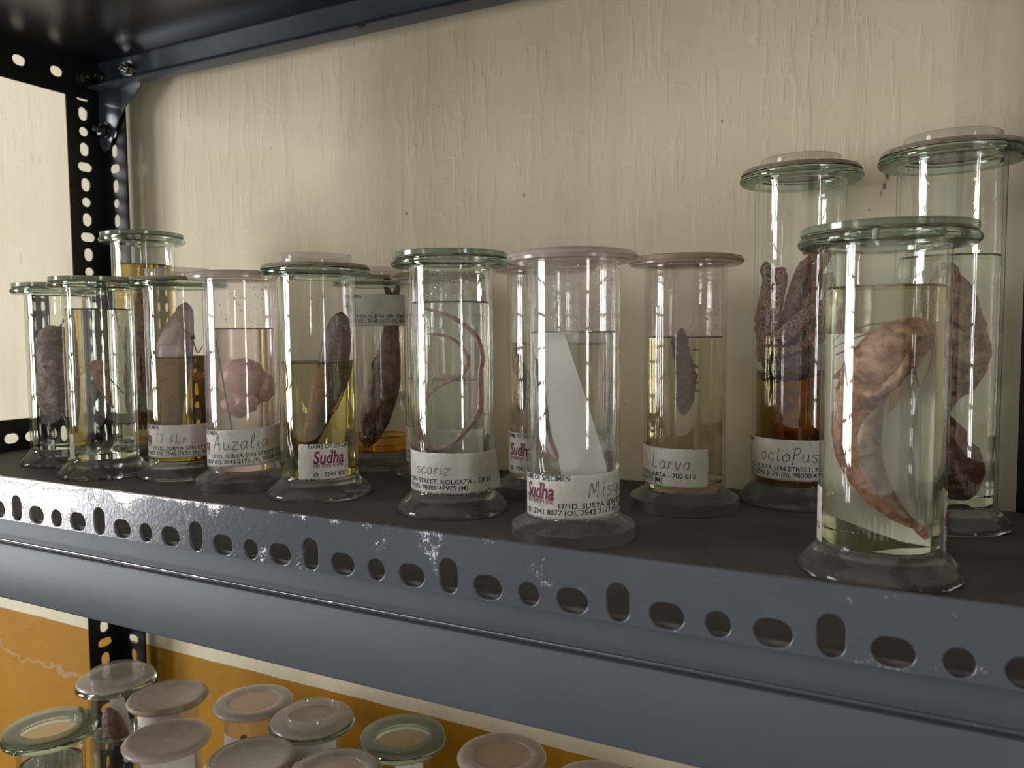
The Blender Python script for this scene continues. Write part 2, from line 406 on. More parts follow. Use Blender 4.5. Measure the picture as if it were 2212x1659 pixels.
def slot(cx, cy, L, Wd, n=7):
    """stadium hole centred cx,cy, length L along x, width Wd along y (or the reverse)"""
    pts = []
    if L >= Wd:
        r = Wd / 2; d = L / 2 - r
        for s, a0 in ((1, -90), (-1, 90)):
            for k in range(n + 1):
                a = rad(a0 + 180 * k / n); pts.append((cx + s * d + r * cos(a), cy + r * sin(a)))
    else:
        r = L / 2; d = Wd / 2 - r
        for s, a0 in ((1, 0), (-1, 180)):
            for k in range(n + 1):
                a = rad(a0 + 180 * k / n); pts.append((cx + r * cos(a), cy + s * d + r * sin(a)))
    return pts[::-1]
def hole_row(a0, a1, first_cross, pitch, cc, off=0.0, long=.0135, wid=.0095):
    """the repeating punch pattern of slotted angle: cross slot, long slot, round, long slot"""
    H = []
    k0 = math.ceil((a0 + .010 - first_cross) / pitch); k1 = math.floor((a1 - .010 - first_cross) / pitch)
    for k in range(k0, k1 + 1):
        a = first_cross + k * pitch; t = k % 4
        if t == 0: H.append(slot(a, cc + off, wid * .95, .0155))
        elif t == 2: H.append(slot(a, cc, wid, wid * 1.02))
        else: H.append(slot(a, cc, long, wid))
    return H
def strip(name, a0, a1, wdt, holes, material, parent, basis, thick=.002):
    return plate(name, [(a0, 0), (a1, 0), (a1, wdt), (a0, wdt)], holes, thick, material, parent, basis)

# ------------------------------------------------------------------ the room
WY = .284
wall = struct(box('wall_back', (-2.3, WY, -1.15), (2.4, WY + .12, 1.6), M['wall']))
wl = M['wall']
M['plain_wall'] = simple('plain_cream_wall', (.56, .52, .40), .7, vary=.05, vscale=4)
M['floor'] = simple('grey_mosaic_floor', (.22, .21, .20), .35, vary=.2, vscale=30)
struct(box('floor', (-2.3, -3.0, -1.25), (2.4, WY + .12, -1.15), M['floor']))
def window_wall(x, sgn, y0, y1, z0, z1, side, n):
    x2 = x + sgn * .15; lo, hi = min(x, x2), max(x, x2)
    vs = []; fs = []
    def bx(a, b):
        i = len(vs)
        for X in (a[0], b[0]):
            for Y in (a[1], b[1]):
                for Z in (a[2], b[2]): vs.append((X, Y, Z))
        for f in ((0, 1, 3, 2), (4, 6, 7, 5), (0, 4, 5, 1), (2, 3, 7, 6), (0, 2, 6, 4), (1, 5, 7, 3)): fs.append([i + k for k in f])
    bx((lo, -3.0, -1.15), (hi, y0, 1.6)); bx((lo, y1, -1.15), (hi, WY, 1.6))
    bx((lo, y0, -1.15), (hi, y1, z0)); bx((lo, y0, z1), (hi, y1, 1.6))
    struct(mesh('wall_' + side, vs, fs, M['plain_wall'], smooth=False))
    vs.clear(); fs.clear()
    xf = x + sgn * .02
    e = .035
    bx((xf - .02, y0, z0), (xf + .02, y0 + e, z1)); bx((xf - .02, y1 - e, z0), (xf + .02, y1, z1))
    bx((xf - .02, y0 + e, z0), (xf + .02, y1 - e, z0 + e)); bx((xf - .02, y0 + e, z1 - e), (xf + .02, y1 - e, z1))
    ym = (y0 + y1) / 2; bx((xf - .02, ym - .018, z0 + e), (xf + .02, ym + .018, z1 - e))
    k = z0 + .14
    while k < z1 - .08:
        bx((xf - .006, y0 + e, k), (xf + .006, ym - .018, k + .012)); bx((xf - .006, ym + .018, k), (xf + .006, y1 - e, k + .012)); k += .125
    struct(mesh('window_%d' % n, vs, fs, M['black_angle'], smooth=False))
window_wall(-2.10, -1, -1.52, -.68, -.60, .87, 'left', 1)
window_wall(2.20, 1, -1.32, -.98, -.40, .98, 'right', 2)

# ------------------------------------------------------------------ shelving rack
rack = root('shelving_rack', 'dark grey slotted angle steel shelving rack standing against the cream wall', 'shelf', (-.462, .268, -.80))
RO = Vector((-.462, .268, -.80))
def rk(o): o.location = o.location - RO; return o
XL, XR, YB, YF = -.462, .395, .268, 0.0
def angle_post(x, y, sx, sy, z0, z1, zc, parent):
    """vertical slotted angle, corner at x,y; flanges run sx along X and sy along Y"""
    a = strip('post_flange', z0, z1, .038, hole_row(z0, z1, zc, .0178, .0195 if sx > 0 else .0185), M['black_angle'], None, ((x, y, 0), (0, 0, 1), (sx, 0, 0), (0, 1, 0)))
    b = strip('post_flange', z0, z1, .038, hole_row(z0, z1, zc, .0178, .0205), M['black_angle'], None, ((x, y, 0), (0, 0, 1), (0, sy, 0), (1, 0, 0)))
    bm = bmesh.new(); bm.from_mesh(a.data); bm.from_mesh(b.data)
    me = bpy.data.meshes.new('post'); bm.to_mesh(me); bm.free()
    for o in (a, b): bpy.data.objects.remove(o)
    return rk(link('post', me, M['black_angle'], parent))
angle_post(XL, YB, 1, -1, -.80, .62, .2809, rack)
angle_post(XR, YB, -1, -1, -.80, .62, .2809, rack)
angle_post(XL, -.004, 1, 1, -.80, .62, .2809, rack)
angle_post(XR, -.004, -1, 1, -.80, .62, .2809, rack)
def merged(name, objs, material, parent):
    bm = bmesh.new()
    for o in objs: bm.from_mesh(o.data)
    me = bpy.data.meshes.new(name); bm.to_mesh(me); bm.free()
    for o in objs: bpy.data.objects.remove(o)
    return rk(link(name, me, material, parent))
def lip_panel(name, prof, x0, x1, material, t=.0012):
    """folded sheet: polyline profile in y,z extruded along x with thickness t"""
    P = [Vector((0, y, z)) for y, z in prof]; off = []
    for i, p in enumerate(P):
        a = (P[i] - P[i - 1]).normalized() if i else (P[1] - P[0]).normalized()
        b = (P[i + 1] - P[i]).normalized() if i < len(P) - 1 else a
        n = Vector((0, -(a + b).z, (a + b).y)).normalized(); k = 1 / max(.4, cos(a.angle(b) / 2))
        off.append(p + n * t * k)
    ring = P + off[::-1]; n = len(ring); vs = []
    for x in (x0, x1): vs += [(x, p.y, p.z) for p in ring]
    fs = [(i, (i + 1) % n, n + (i + 1) % n, n + i) for i in range(n)]
    m_ = len(P)
    for s in (0, n):
        for i in range(m_ - 1): fs.append((s + i, s + i + 1, s + n - 2 - i, s + n - 1 - i))
    return mesh(name, vs, fs, material, None, autosmooth=35)
# the main shelf: tray surface, front lip with a rolled shoulder, rear lip
def tray(z, top_mat, lip_mat, under_mat, xs=(XL + .004, XR - .004)):
    x0, x1 = xs
    t = box('shelf_panel', (x0, -.0023, z - .0022), (x1, YB - .003, z), top_mat); rk(t); t.parent = rack
    return t
tray(0, M['tray_top'], None, None)
front = lip_panel('front_lip', [(0.001, -.0024), (.001, -.0172), (-.0015, -.0178), (-.0038, -.0186), (-.0048, -.0203), (-.0048, -.0505), (-.0038, -.0524), (.006, -.0528)], XL + .002, XR - .002, M['front_lip'])
rk(front); front.parent = rack
rear = lip_panel('rear_lip', [(YB - .004, -.0022), (YB - .004, -.036), (YB - .012, -.038)], XL + .004, XR - .004, M['blue_paint']); rk(rear); rear.parent = rack
# front rail: slotted angle standing up above the tray
rail = strip('front_rail', XL - .02, XR + .02, .0405, [], M['rail_paint'], None, ((0, -.0025, -.0167), (1, 0, 0), (0, 0, 1), (0, -1, 0)))
bpy.data.objects.remove(rail)
H = []
for k in range(-17, 31):
    x = -.17811 + k * .019042; t = k % 4
    if t == 0: H.append(slot(x, .0223, .0090, .0152))
    elif t == 2: H.append(slot(x, .0200, .0092, .0098))
    else: H.append(slot(x, .0200, .0134, .0100))
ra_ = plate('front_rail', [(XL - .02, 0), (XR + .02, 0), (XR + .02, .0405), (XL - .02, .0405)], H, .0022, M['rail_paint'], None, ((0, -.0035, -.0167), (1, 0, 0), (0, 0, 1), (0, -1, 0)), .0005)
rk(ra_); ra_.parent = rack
# side rails at shelf level and at the upper shelf (slotted angle running front to back)
def side_rail(x, z0, zc, first, full=.040):
    s = strip('side_rail', -.010, YB - .001, full, hole_row(-.010, YB - .001, first, .0178, zc), M['black_angle'], None, ((x, 0, z0), (0, 1, 0), (0, 0, 1), (1, 0, 0)))
    rk(s); s.parent = rack; return s
side_rail(XL + .002, -.0085, .0205, .1593 - .0178, .0385)
side_rail(XR - .002, -.0085, .0205, .1593 - .0178, .0385)
for xx in (XL + .002, XR - .002):
    t_ = strip('side_rail', -.010, YB - .001, .043, [slot(.1465 + .0366 * k, .0198, .0125, .0098) for k in range(-3, 3)], M['black_angle'], None, ((xx, 0, .349), (0, 1, 0), (0, 0, 1), (1, 0, 0)))
    rk(t_); t_.parent = rack
# upper shelf seen from below: glossy panel, rear lip with an inward flange
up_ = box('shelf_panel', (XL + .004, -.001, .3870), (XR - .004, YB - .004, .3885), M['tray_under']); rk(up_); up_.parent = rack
ul = lip_panel('rear_lip', [(YB - .0085, .3874), (YB - .0065, .3866), (YB - .0060, .3850), (YB - .0065, .3690), (YB - .0085, .3672), (YB - .0185, .3625), (YB - .0200, .3600), (YB - .0185, .3590), (YB - .0045, .3585)], XL + .008, XR - .008, M['lip_paint']); rk(ul); ul.parent = rack
uf = lip_panel('front_lip', [(.001, .3885), (.001, .352), (.008, .350)], XL + .004, XR - .004, M['blue_paint']); rk(uf); uf.parent = rack
rs = blob('rust_spot', (-.1080, YB - .020, .3592), (.0042, .0016, .0012), simple('rust', (.10, .04, .025), .8, vary=.4, vscale=500), None, .0008, 900, 3); rk(rs); rs.parent = rack
# lower shelf that carries the second row of jars
lo_ = box('shelf_panel', (XL + .004, -.001, -.3642), (XR - .004, YB - .003, -.3620), M['tray_top']); rk(lo_); lo_.parent = rack
lf = lip_panel('front_lip', [(.001, -.3625), (.001, -.398), (.008, -.400)], XL + .004, XR - .004, M['blue_paint']); rk(lf); lf.parent = rack
# gusset plates in the upper rear corners
def gusset(x, s):
    pts = [(0, .372), (.076, .372), (.070, .3570), (.056, .3480), (.044, .3400), (.035, .3310), (.028, .3210), (.022, .3120), (.018, .3050), (.014, .3005), (.009, .2985), (.004, .3000), (0, .306)]
    g = plate('gusset_plate', [(p[0] * s * .93, p[1]) for p in pts], [], .0016, M['lip_paint'], None, ((x, YB - .0032, 0), (1, 0, 0), (0, 0, 1), (0, -1, 0)), .0002)
    rk(g); g.parent = rack
gusset(XL + .002, 1); gusset(XR - .002, -1)
def bolt(p, d, mt, L=.012):
    d = Vector(d); q_ = d.to_track_quat('Z', 'Y').to_matrix().to_4x4()
    b = lathe('bolt', [(0, 0), (.0030, 0), (.0030, L - .0006), (.0024, L), (0, L)], mt, None, 16)
    vs = []; fs = []
    n = 6
    for (r, z) in ((.0033, .0015), (.0062, .0015), (.0066, .0022), (.0066, .0058), (.0060, .0066), (.0033, .0066)):
        for k in range(n): a = 2 * pi * k / n; vs.append((r * cos(a), r * sin(a), z))
    for i in range(6):
        for k in range(n): fs.append((i * n + k, i * n + (k + 1) % n, ((i + 1) % 6) * n + (k + 1) % n, ((i + 1) % 6) * n + k))
    nut = mesh('nut', vs, fs, mt, b, smooth=False)
    wa = lathe('washer', [(.0033, 0), (.0085, 0), (.0085, .0012), (.0033, .0012)], mt, b, 24)
    for o in (b, nut, wa): o.data.transform(q_)
    b.location = Vector(p) - RO; b.parent = rack
bolt((-.4070, YB - .0070, .3740), (0, -1, .0), M['zinc'])
bolt((-.4500, YB - .0045, .3725), (.1, -1, 0), M['bolt'])
bolt((-.4500, YB - .0045, .3195), (-.1, -1, 0), M['bolt'])
bolt((-.4600, .2475, .3700), (1, 0, 0), M['bolt'])
bolt((.3480, YB - .0070, .3740), (0, -1, 0), M['bolt'])

# ------------------------------------------------------------------ labels and print
def bend(me, R, s0, z0, tilt=0.0):
    """flat mesh in mm (x = along the label, y = up) wrapped on a cylinder; s0 = angle in degrees of x = 0"""
    for v in me.vertices:
        a = rad(s0) + v.co.x * .001 / R
        z = z0 + v.co.y * .001 + tilt * v.co.x * .001
        r = R + v.co.z * .001
        v.co = (r * sin(a), -r * cos(a), z)
def text_mesh(s, width, height, bold=0.0, shear=0.0, squeeze=1.0):
    cu = bpy.data.curves.new('t', 'FONT'); cu.body = s; cu.size = 3; cu.offset = bold; cu.shear = shear; cu.space_character = squeeze
    cu.resolution_u = 3
    t = bpy.data.objects.new('t', cu); COL.objects.link(t)
    me = bpy.data.meshes.new_from_object(t.evaluated_get(bpy.context.evaluated_depsgraph_get()))
    bpy.data.objects.remove(t); bpy.data.curves.remove(cu)
    me.materials.clear()
    if not len(me.vertices): return me
    xs = [v.co.x for v in me.vertices]; ys = [v.co.y for v in me.vertices]
    w_ = max(xs) - min(xs); x0 = min(xs)
    hh = height if height else None
    sx = width / w_; sy = (hh / 2.16) if hh else sx
    for v in me.vertices: v.co = ((v.co.x - x0) * sx, v.co.y * sy, 0)
    return me
def ribbon_mesh(strokes, wd=.35):
    vs, fs = [], []
    for st in strokes:
        C = catmull([(x, y, 0) for x, y in st], 6) if len(st) > 2 else [Vector((*p, 0)) for p in st]
        for i, c in enumerate(C):
            t = (C[min(i + 1, len(C) - 1)] - C[max(i - 1, 0)]).normalized(); n = Vector((-t.y, t.x, 0)) * wd / 2
            vs += [c + n, c - n]
            if i: b = len(vs); fs.append((b - 4, b - 3, b - 1, b - 2))
    me = bpy.data.meshes.new('ink'); me.from_pydata([tuple(v) for v in vs], [], fs); return me
# hand-written letters on a unit grid (x-height 1)
GL = {
    'o': (1.0, [[(.5, 1), (.1, .7), (.15, .15), (.5, 0), (.85, .3), (.8, .8), (.45, 1), (.9, .9)]]),
    'c': (.9, [[(.8, .85), (.45, 1), (.1, .6), (.2, .1), (.6, 0), (.9, .25)]]),
    't': (.8, [[(.4, 1.7), (.35, .6), (.45, .05), (.75, .15)], [(.05, 1.05), (.8, 1.1)]]),
    'P': (1.1, [[(.3, 1.8), (.25, .6), (.2, -.4)], [(.1, 1.6), (.6, 1.85), (1, 1.5), (.7, 1.0), (.3, .85)]]),
    'u': (1.0, [[(.1, 1), (.1, .3), (.35, 0), (.7, .25), (.8, 1)], [(.8, 1), (.8, .3), (1, .05)]]),
    's': (.9, [[(.8, .9), (.4, 1), (.2, .7), (.7, .4), (.65, .05), (.1, .05)]]),
    'a': (1.0, [[(.8, .9), (.4, 1), (.1, .5), (.3, 0), (.7, .3), (.8, 1)], [(.8, 1), (.8, .3), (1.0, .05)]]),
    'r': (.8, [[(.15, 1), (.2, .4), (.15, 0)], [(.18, .5), (.4, .95), (.75, .9)]]),
    'i': (.5, [[(.25, 1), (.22, .3), (.4, .02)], [(.3, 1.4), (.34, 1.45)]]),
    'z': (.9, [[(.1, .95), (.8, 1), (.1, .05), (.85, 0)]]),
    'l': (.7, [[(.1, .3), (.5, 1.4), (.4, 1.9), (.2, 1.5), (.25, .2), (.6, .1)]]),
    'e': (.8, [[(.1, .5), (.7, .6), (.5, 1), (.1, .6), (.3, 0), (.8, .2)]]),
    'v': (.9, [[(.05, 1), (.4, 0), (.8, 1)]]),
    'A': (1.4, [[(.05, 0), (.65, 1.9), (.85, .8), (1.1, 0)], [(.2, .75), (1.1, .8)]]),
    'L': (1.2, [[(.3, 1.8), (.25, .6), (.2, .05), (1.0, .1)]]),
    'J': (1.0, [[(.1, 1.7), (.9, 1.8)], [(.5, 1.7), (.5, .3), (.1, .1)]]),
    'T': (1.0, [[(.0, 1.7), (1, 1.8)], [(.5, 1.7), (.45, 0)]]),
    'M': (1.4, [[(.1, 0), (.3, 1.6), (.65, .5), (1.0, 1.7), (1.15, 0)]]),
    'g': (.9, [[(.8, .9), (.3, 1), (.1, .5), (.5, .2), (.8, .8), (.75, -.5), (.2, -.5)]]),
    'n': (1.0, [[(.1, 1), (.12, 0)], [(.12, .6), (.5, 1), (.8, .7), (.85, 0)]]),
    ' ': (.7, []),
}
def handwriting(word, x, y, h, slant=.12):
    S = []
    for ch in word:
        w_, st = GL[ch]
        for s in st: S.append([(x + (px + slant * py) * h, y + py * h + random.uniform(-.03, .03) * h) for px, py in s])
        x += (w_ + .18) * h
    return S
PHONE = ': 2241 8077 (O), 2542 2173 (R), 98300 47975 (M)'
def make_label(parent, R, end_deg, zb, zt, vis, word=None, word_s=50, word_h=5, ink='pencil', tilt=0.0, ragged=.35, peel=0.0, printed=True):
    """printed paper label: end_deg = angle where the address line ends; vis = (first angle, last angle) of the paper"""
    a0, a1 = vis; k = R * 1000 * pi / 180; start = end_deg - 119 / k   # angle of s = 0
    n = 90; rows = 16; vs = []; fs = []
    hgt = (zt - zb) * 1000
    for j in range(rows + 1):
        for i in range(n + 1):
            u = i / n; a = a0 + (a1 - a0) * u
            x = a * k
            if i in (0, n): a += (3.5 * mnoise.noise(Vector((j * .35, i, zb * 77))) + .5 * random.uniform(-1, 1)) * ragged * 1.8
            y = hgt * j / rows
            if j == 0: y += ragged * (mnoise.noise(Vector((x * .9, zb * 99, 3))) + .6 * mnoise.noise(Vector((x * 2.9, 1, 3)))) * 1.6
            if j == rows: y -= abs(ragged * mnoise.noise(Vector((x * .5, zb * 99, 9)))) * 1.2
            # local x measured from s = 0 for the tilt
            vs.append(((a - start) * k, y, .12 + (peel * max(0, u - .88) ** 1.5 * 400 * (1.3 - j / rows) if peel else 0) + .10 * mnoise.noise(Vector((x * .6, y * .6, 0)))))
    for j in range(rows):
        for i in range(n):
            b = j * (n + 1) + i; fs.append((b, b + 1, b + n + 2, b + n + 1))
    me = bpy.data.meshes.new('label'); me.from_pydata(vs, [], fs); bend(me, R, start, zb, tilt); me.shade_smooth()
    L = link('label', me, M['paper'], parent)
    L.modifiers.new('thickness', 'SOLIDIFY').thickness = .00014
    L.modifiers[0].offset = 1
    Rp = R + .00048
    def put(me, x, y, mt, nm, z=0):
        for v in me.vertices: v.co.x += x; v.co.y += y
        # drop print that lies beyond the paper
        bm = bmesh.new(); bm.from_mesh(me)
        dead = [f for f in bm.faces if not (a0 + 1.2 < start + f.calc_center_median().x / k < a1 - 1.2)]
        bmesh.ops.delete(bm, geom=dead, context='FACES'); 
        bmesh.ops.delete(bm, geom=[v for v in bm.verts if not v.link_faces], context='VERTS')
        bm.to_mesh(me); bm.free()
        if not len(me.polygons): bpy.data.meshes.remove(me); return
        bend(me, Rp, start, zb, tilt); me.name = nm
        link(nm, me, mt, L)
    if printed:
        h = hgt
        put(text_mesh('NAME OF SPECIMEN', 32, 2.9, .012), 5, h * .875, M['ink_green'], 'printed_heading')
        put(text_mesh('Sudha', 20.5, 8.2, .055, .18), 8, h * .455, M['ink_maroon'], 'printed_logo')
        put(ribbon_mesh([[(20.3, h * .455 + 6.0), (20.5, h * .455 + 8.4)], [(19.3, h * .455 + 8.6), (19.6, h * .455 + 7.5), (20.5, h * .455 + 7.1), (21.4, h * .455 + 7.5), (21.9, h * .455 + 8.6)]], .45), 0, 0, M['ink_maroon'], 'printed_trident')
        put(text_mesh('রাম নারায়ণ রাম', 20.5, 2.6, .01), 7.5, h * .335, M['ink_maroon'], 'printed_bengali_line')
        put(text_mesh('17/1D, SURYA SEN STREET, KOLKATA - 700 012', 88, 2.9, .012), 31, h * .245, M['ink_green'], 'printed_address')
        put(text_mesh(PHONE, 86, 2.9, .012), 12.6, h * .095, M['ink_green'], 'printed_telephone')
        ring = [(9.6 + 1.35 * cos(t * pi / 8), h * .095 + 1.05 + 1.35 * sin(t * pi / 8)) for t in range(17)]
        put(ribbon_mesh([ring, [(9.0, h * .095 + .4), (9.2, h * .095 + 1.3), (10.3, h * .095 + 1.7)], [(8.9, h * .095 + .5), (9.6, h * .095 + .5)], [(9.9, h * .095 + 1.9), (10.4, h * .095 + 1.3)]], .4), 0, 0, M['ink_green'], 'printed_telephone_sign')
    if word:
        put(ribbon_mesh(handwriting(word, 0, 0, word_h), .42), word_s, h * .47, M[ink], 'handwriting')
    return L

# ------------------------------------------------------------------ jars
def arc(cx, cz, r, a0, a1, n=6): return [(cx + r * cos(rad(a0 + (a1 - a0) * i / n)), cz + r * sin(rad(a0 + (a1 - a0) * i / n))) for i in range(n + 1)]
def droplets(parent, R, z0, z1, a0, a1, n):
    bm = bmesh.new()
    for _ in range(n):
        a = rad(random.uniform(a0, a1)); z = random.uniform(z0, z1) ; r = random.choice((.00025, .0003, .0004, .0006)) * random.uniform(.7, 1.2)
        mm = Matrix.Translation((R * sin(a), -R * cos(a), z)) @ Matrix.Rotation(a, 4, 'Z') @ Matrix.Diagonal((r, r * .45, r * random.uniform(1, 1.7), 1))
        bmesh.ops.create_icosphere(bm, subdivisions=1, radius=1, matrix=mm)
    for f in bm.faces: f.smooth = True
    me = bpy.data.meshes.new('condensation'); bm.to_mesh(me); bm.free()
    o = link('condensation', me, LIQ['clear'], parent); o['kind'] = 'stuff'; return o
def make_jar(label, x, y, rz, R, Hh, Rb, Rl, kind, lid, liquid=None, level=0, z=0.0, group=None, label_tag=None, name='specimen_jar'):
    """kind glass/plastic; lid plate/cap/flat/window; H = height to the top of the flange"""
    J = root(name, label, 'jar', (x, y, z), rz, group)
    wt = .0018; Ri = R - wt
    if kind == 'glass':
        zf = .0135
        lathe('foot', [(0, .0008), (Rb * .8, .0004), (Rb - .001, 0), (Rb, .0010), (Rb, .0026), (Rb - .0012, .0042), (R + .0035, .0082), (R + .0008, .0108), (R, zf - .0003), (0, zf - .0003)], M['foot_glass'], J, 96, closed=False)
        lathe('glass_body', [(Ri, zf), (R, zf), (R, .5 * Hh), (R, Hh - .0075), (R + .0006, Hh - .0058), (R + .0006, Hh - .0052), (Ri, Hh - .0052)], M['glass'], J, 96)
        zr = Hh - .005
        lathe('rim', [(Ri, zr), (R + .002, zr)] + arc(Rl - .0025, zr + .0025, .0025, -90, 90, 6) + [(Ri, zr + .005)], M['rim_glass'], J, 96)
        top = Hh
    else:
        zf = .0125
        lathe('foot', [(0, .0), (Rb - .0004, .0), (Rb, .0004), (Rb, .0066), (Rb - .0006, .0072), (Rb - .0015, .0072), (R + .0012, zf - .001), (R, zf - .0003), (0, zf - .0003)], M['foot_plastic'], J, 96, closed=False)
        lathe('plastic_body', [(Ri, zf), (R, zf), (R, .5 * Hh), (R, Hh - .0025), (Ri, Hh - .0025)], M['plastic' if kind == 'plastic' else 'plastic_hazy'], J, 96)
        lathe('rim', [(Ri, Hh - .0023), (R + .0015, Hh - .0023), (Rl - .003, Hh - .0023), (Rl - .001, Hh - .0018), (Rl - .001, Hh), (Ri, Hh)], M['lid_clear'], J, 96)
        top = Hh
    if lid == 'plate':
        g = lathe('lid', [(Ri * .93, top + .0008), (Rl - .0022, top + .0008), (Rl - .0012, top + .0011), (Rl - .0012, top + .0036), (Rl - .0018, top + .0040), (Ri * .93, top + .0040)], M['green_edge'], J, 96)
        lathe('clear_centre', [(0, top + .0008), (Ri * .93 - .0001, top + .0008), (Ri * .93 - .0001, top + .0040), (0, top + .0040)], M['plate_centre'], g, 72, closed=False)
        lathe('seal', [(Ri + .001, top + .0001), (Rl - .0015, top + .0001), (Rl - .0018, top + .0007), (Ri + .001, top + .0007)], M['grease'], J, 72)
    elif lid == 'cap':
        g = lathe('lid', [(0, top + .0010), (Rl - .0016, top + .0006), (Rl - .0010, top + .0012), (Rl - .0018, top + .0028), (Rl - .004, top + .0031), (0, top + .0031)], M['lid_plastic' if z < -.1 else 'stained_lid'], J, 96, closed=False)
        lathe('seal', [(Ri + .001, top + .0001), (Rl - .0008, top + .0001), (Rl - .0008, top + .0005), (Ri + .001, top + .0005)], M['grease'], J, 72)
        rc = Rl * .655
        lathe('raised_ring', [(rc - .0022, top + .0032), (rc, top + .0032), (rc, top + .0093), (rc - .0004, top + .0098), (rc - .0018, top + .0098), (rc - .0022, top + .0093)], M['cap_plastic'], g, 80)
    elif lid == 'flatcap':
        g = lathe('lid', [(0, top + .0006), (Rl - .0016, top + .0006), (Rl - .0010, top + .0012), (Rl - .0018, top + .0028), (0, top + .0031)], M['lid_plastic'], J, 96, closed=False)
        rc = Rl * .70
        lathe('raised_disc', [(0, top + .0032), (rc, top + .0032), (rc, top + .0088), (rc - .0006, top + .0094), (0, top + .0094)], M['cap_plastic'], g, 80, closed=False)
    elif lid in ('flat', 'brown'):
        mt = M['lid_plastic'] if lid == 'flat' else M['lid_brown']
        g = lathe('lid', [(0, top + .0004), (R + .004, top + .0001), (Rl - .0004, top - .0002), (Rl, top + .0005), (Rl - .0012, top + .0023), (Rl - .004, top + .0032), (R, top + .0030), (R - .002, top + .0024), (0, top + .0024)], mt, J, 96, closed=False, sharp=50)
    elif lid == 'window':
        g = lathe('lid', [(R - .0035, top + .0004), (R + .004, top + .0001), (Rl - .0004, top - .0002), (Rl, top + .0005), (Rl - .0012, top + .0024), (Rl - .004, top + .0034), (R, top + .0034), (R - .003, top + .0026)], M['lid_plastic'], J, 96)
        lathe('clear_centre', [(0, top + .0004), (R - .0036, top + .0004), (R - .0036, top + .0020), (0, top + .0020)], M['lid_clear'], g, 72, closed=False)
    if liquid:
        rl = Ri - .00025; zl = zf + .0004
        lathe('preserving_fluid', [(0, zl), (rl - .0005, zl), (rl, zl + .0005), (rl, level + .0010), (rl - .0006, level + .0004), (rl - .0016, level), (rl - .004, level), (0, level)], LIQ[liquid], J, 96, closed=False)
    return J
def inside(name, label, cat, J, group=None):
    return root(name, label, cat, J.location, math.degrees(J.rotation_euler.z), group)
#@@SPECIMENS
K = .001
def mm(L, y=0.0): return [(a * K, (y(i) if callable(y) else y) * K, b * K) for i, (a, b) in enumerate(L)]
# flesh tones
F_worm = flesh('pale_pink_worm_skin', (.40, .21, .19), (.52, .30, .27), None, 90, .35, .3)
F_cat = flesh('pink_brown_catfish_skin', (.31, .15, .095), (.49, .285, .20), (.58, .38, .28), 55, .30, .5)
F_catl = flesh('grey_tan_catfish_flank', (.24, .17, .14), (.36, .27, .22), None, 40, .32, .3)
F_fish = flesh('dark_brown_scaled_skin', (.050, .022, .018), (.115, .052, .038), None, 160, .28, .9, bd=.0010)
F_belly = flesh('rosy_belly_scales', (.27, .115, .085), (.42, .20, .15), None, 260, .3, .6)
F_carp = flesh('red_brown_fish_skin', (.085, .036, .028), (.16, .065, .048), (.22, .11, .085), 70, .27, .5)
F_orange = flesh('orange_fin_skin', (.50, .14, .02), (.68, .25, .05), None, 90, .35, .4)
F_fin = flesh('tan_fin_skin', (.38, .20, .11), (.55, .33, .20), None, 200, .4, .7, stretch=(1, 1, 6))
F_larva = flesh('maroon_larva_skin', (.075, .020, .016), (.19, .060, .046), (.27, .10, .075), 110, .45, .9)
F_oct = flesh('purple_brown_octopus_skin', (.17, .075, .050), (.31, .155, .105), (.38, .21, .15), 80, .36, .8)
F_octd = flesh('dark_mantle_skin', (.060, .018, .012), (.12, .045, .030), None, 60, .25, .5)
F_suck = flesh('pale_sucker_skin', (.30, .17, .125), (.42, .26, .20), None, 120, .4, .4)
F_crumple = flesh('crumpled_pink_brown_skin', (.26, .145, .105), (.46, .30, .23), (.56, .40, .32), 40, .42, 1.0, bd=.003)
F_dark = flesh('dark_red_flesh', (.11, .042, .030), (.22, .095, .070), None, 60, .35, .8, bd=.002)
F_mauve = flesh('mauve_folded_flesh', (.17, .075, .072), (.35, .19, .175), (.50, .32, .29), 55, .34, .9, bd=.0025)
F_jelly = flesh('pale_pink_jelly', (.66, .42, .35), (.74, .50, .42), None, 25, .32, .15)
F_turt = flesh('greyish_pink_smooth_skin', (.30, .20, .17), (.44, .32, .27), None, 24, .4, .2)
F_brown = flesh('brown_segmented_skin', (.10, .045, .030), (.19, .10, .07), None, 150, .4, .9)

def fin(name, outline, y, material, parent, ext=.0005, curve=0): return sheet(name, [(a * K, b * K) for a, b in outline], y * K, ext, material, parent, curve)
def eye(parent, x, y, z, r, ring=True):
    e = blob('eye', (x * K, y * K, z * K), (r * K, r * .5 * K, r * K), M['eye'], parent, sub=3)
    if ring: 
        g = lathe('eye_ring', [((r * .8) * K, -.0002), ((r * 1.45) * K, -.0001), ((r * 1.45) * K, .0003), ((r * .8) * K, .0004)], M['eye_ring'], e, 28)
        g.data.transform(Matrix.Translation((x * K, (y - .1) * K, z * K)) @ Matrix.Rotation(pi / 2, 4, 'X'))
    return e

GU = 'specimen jars on the main shelf'
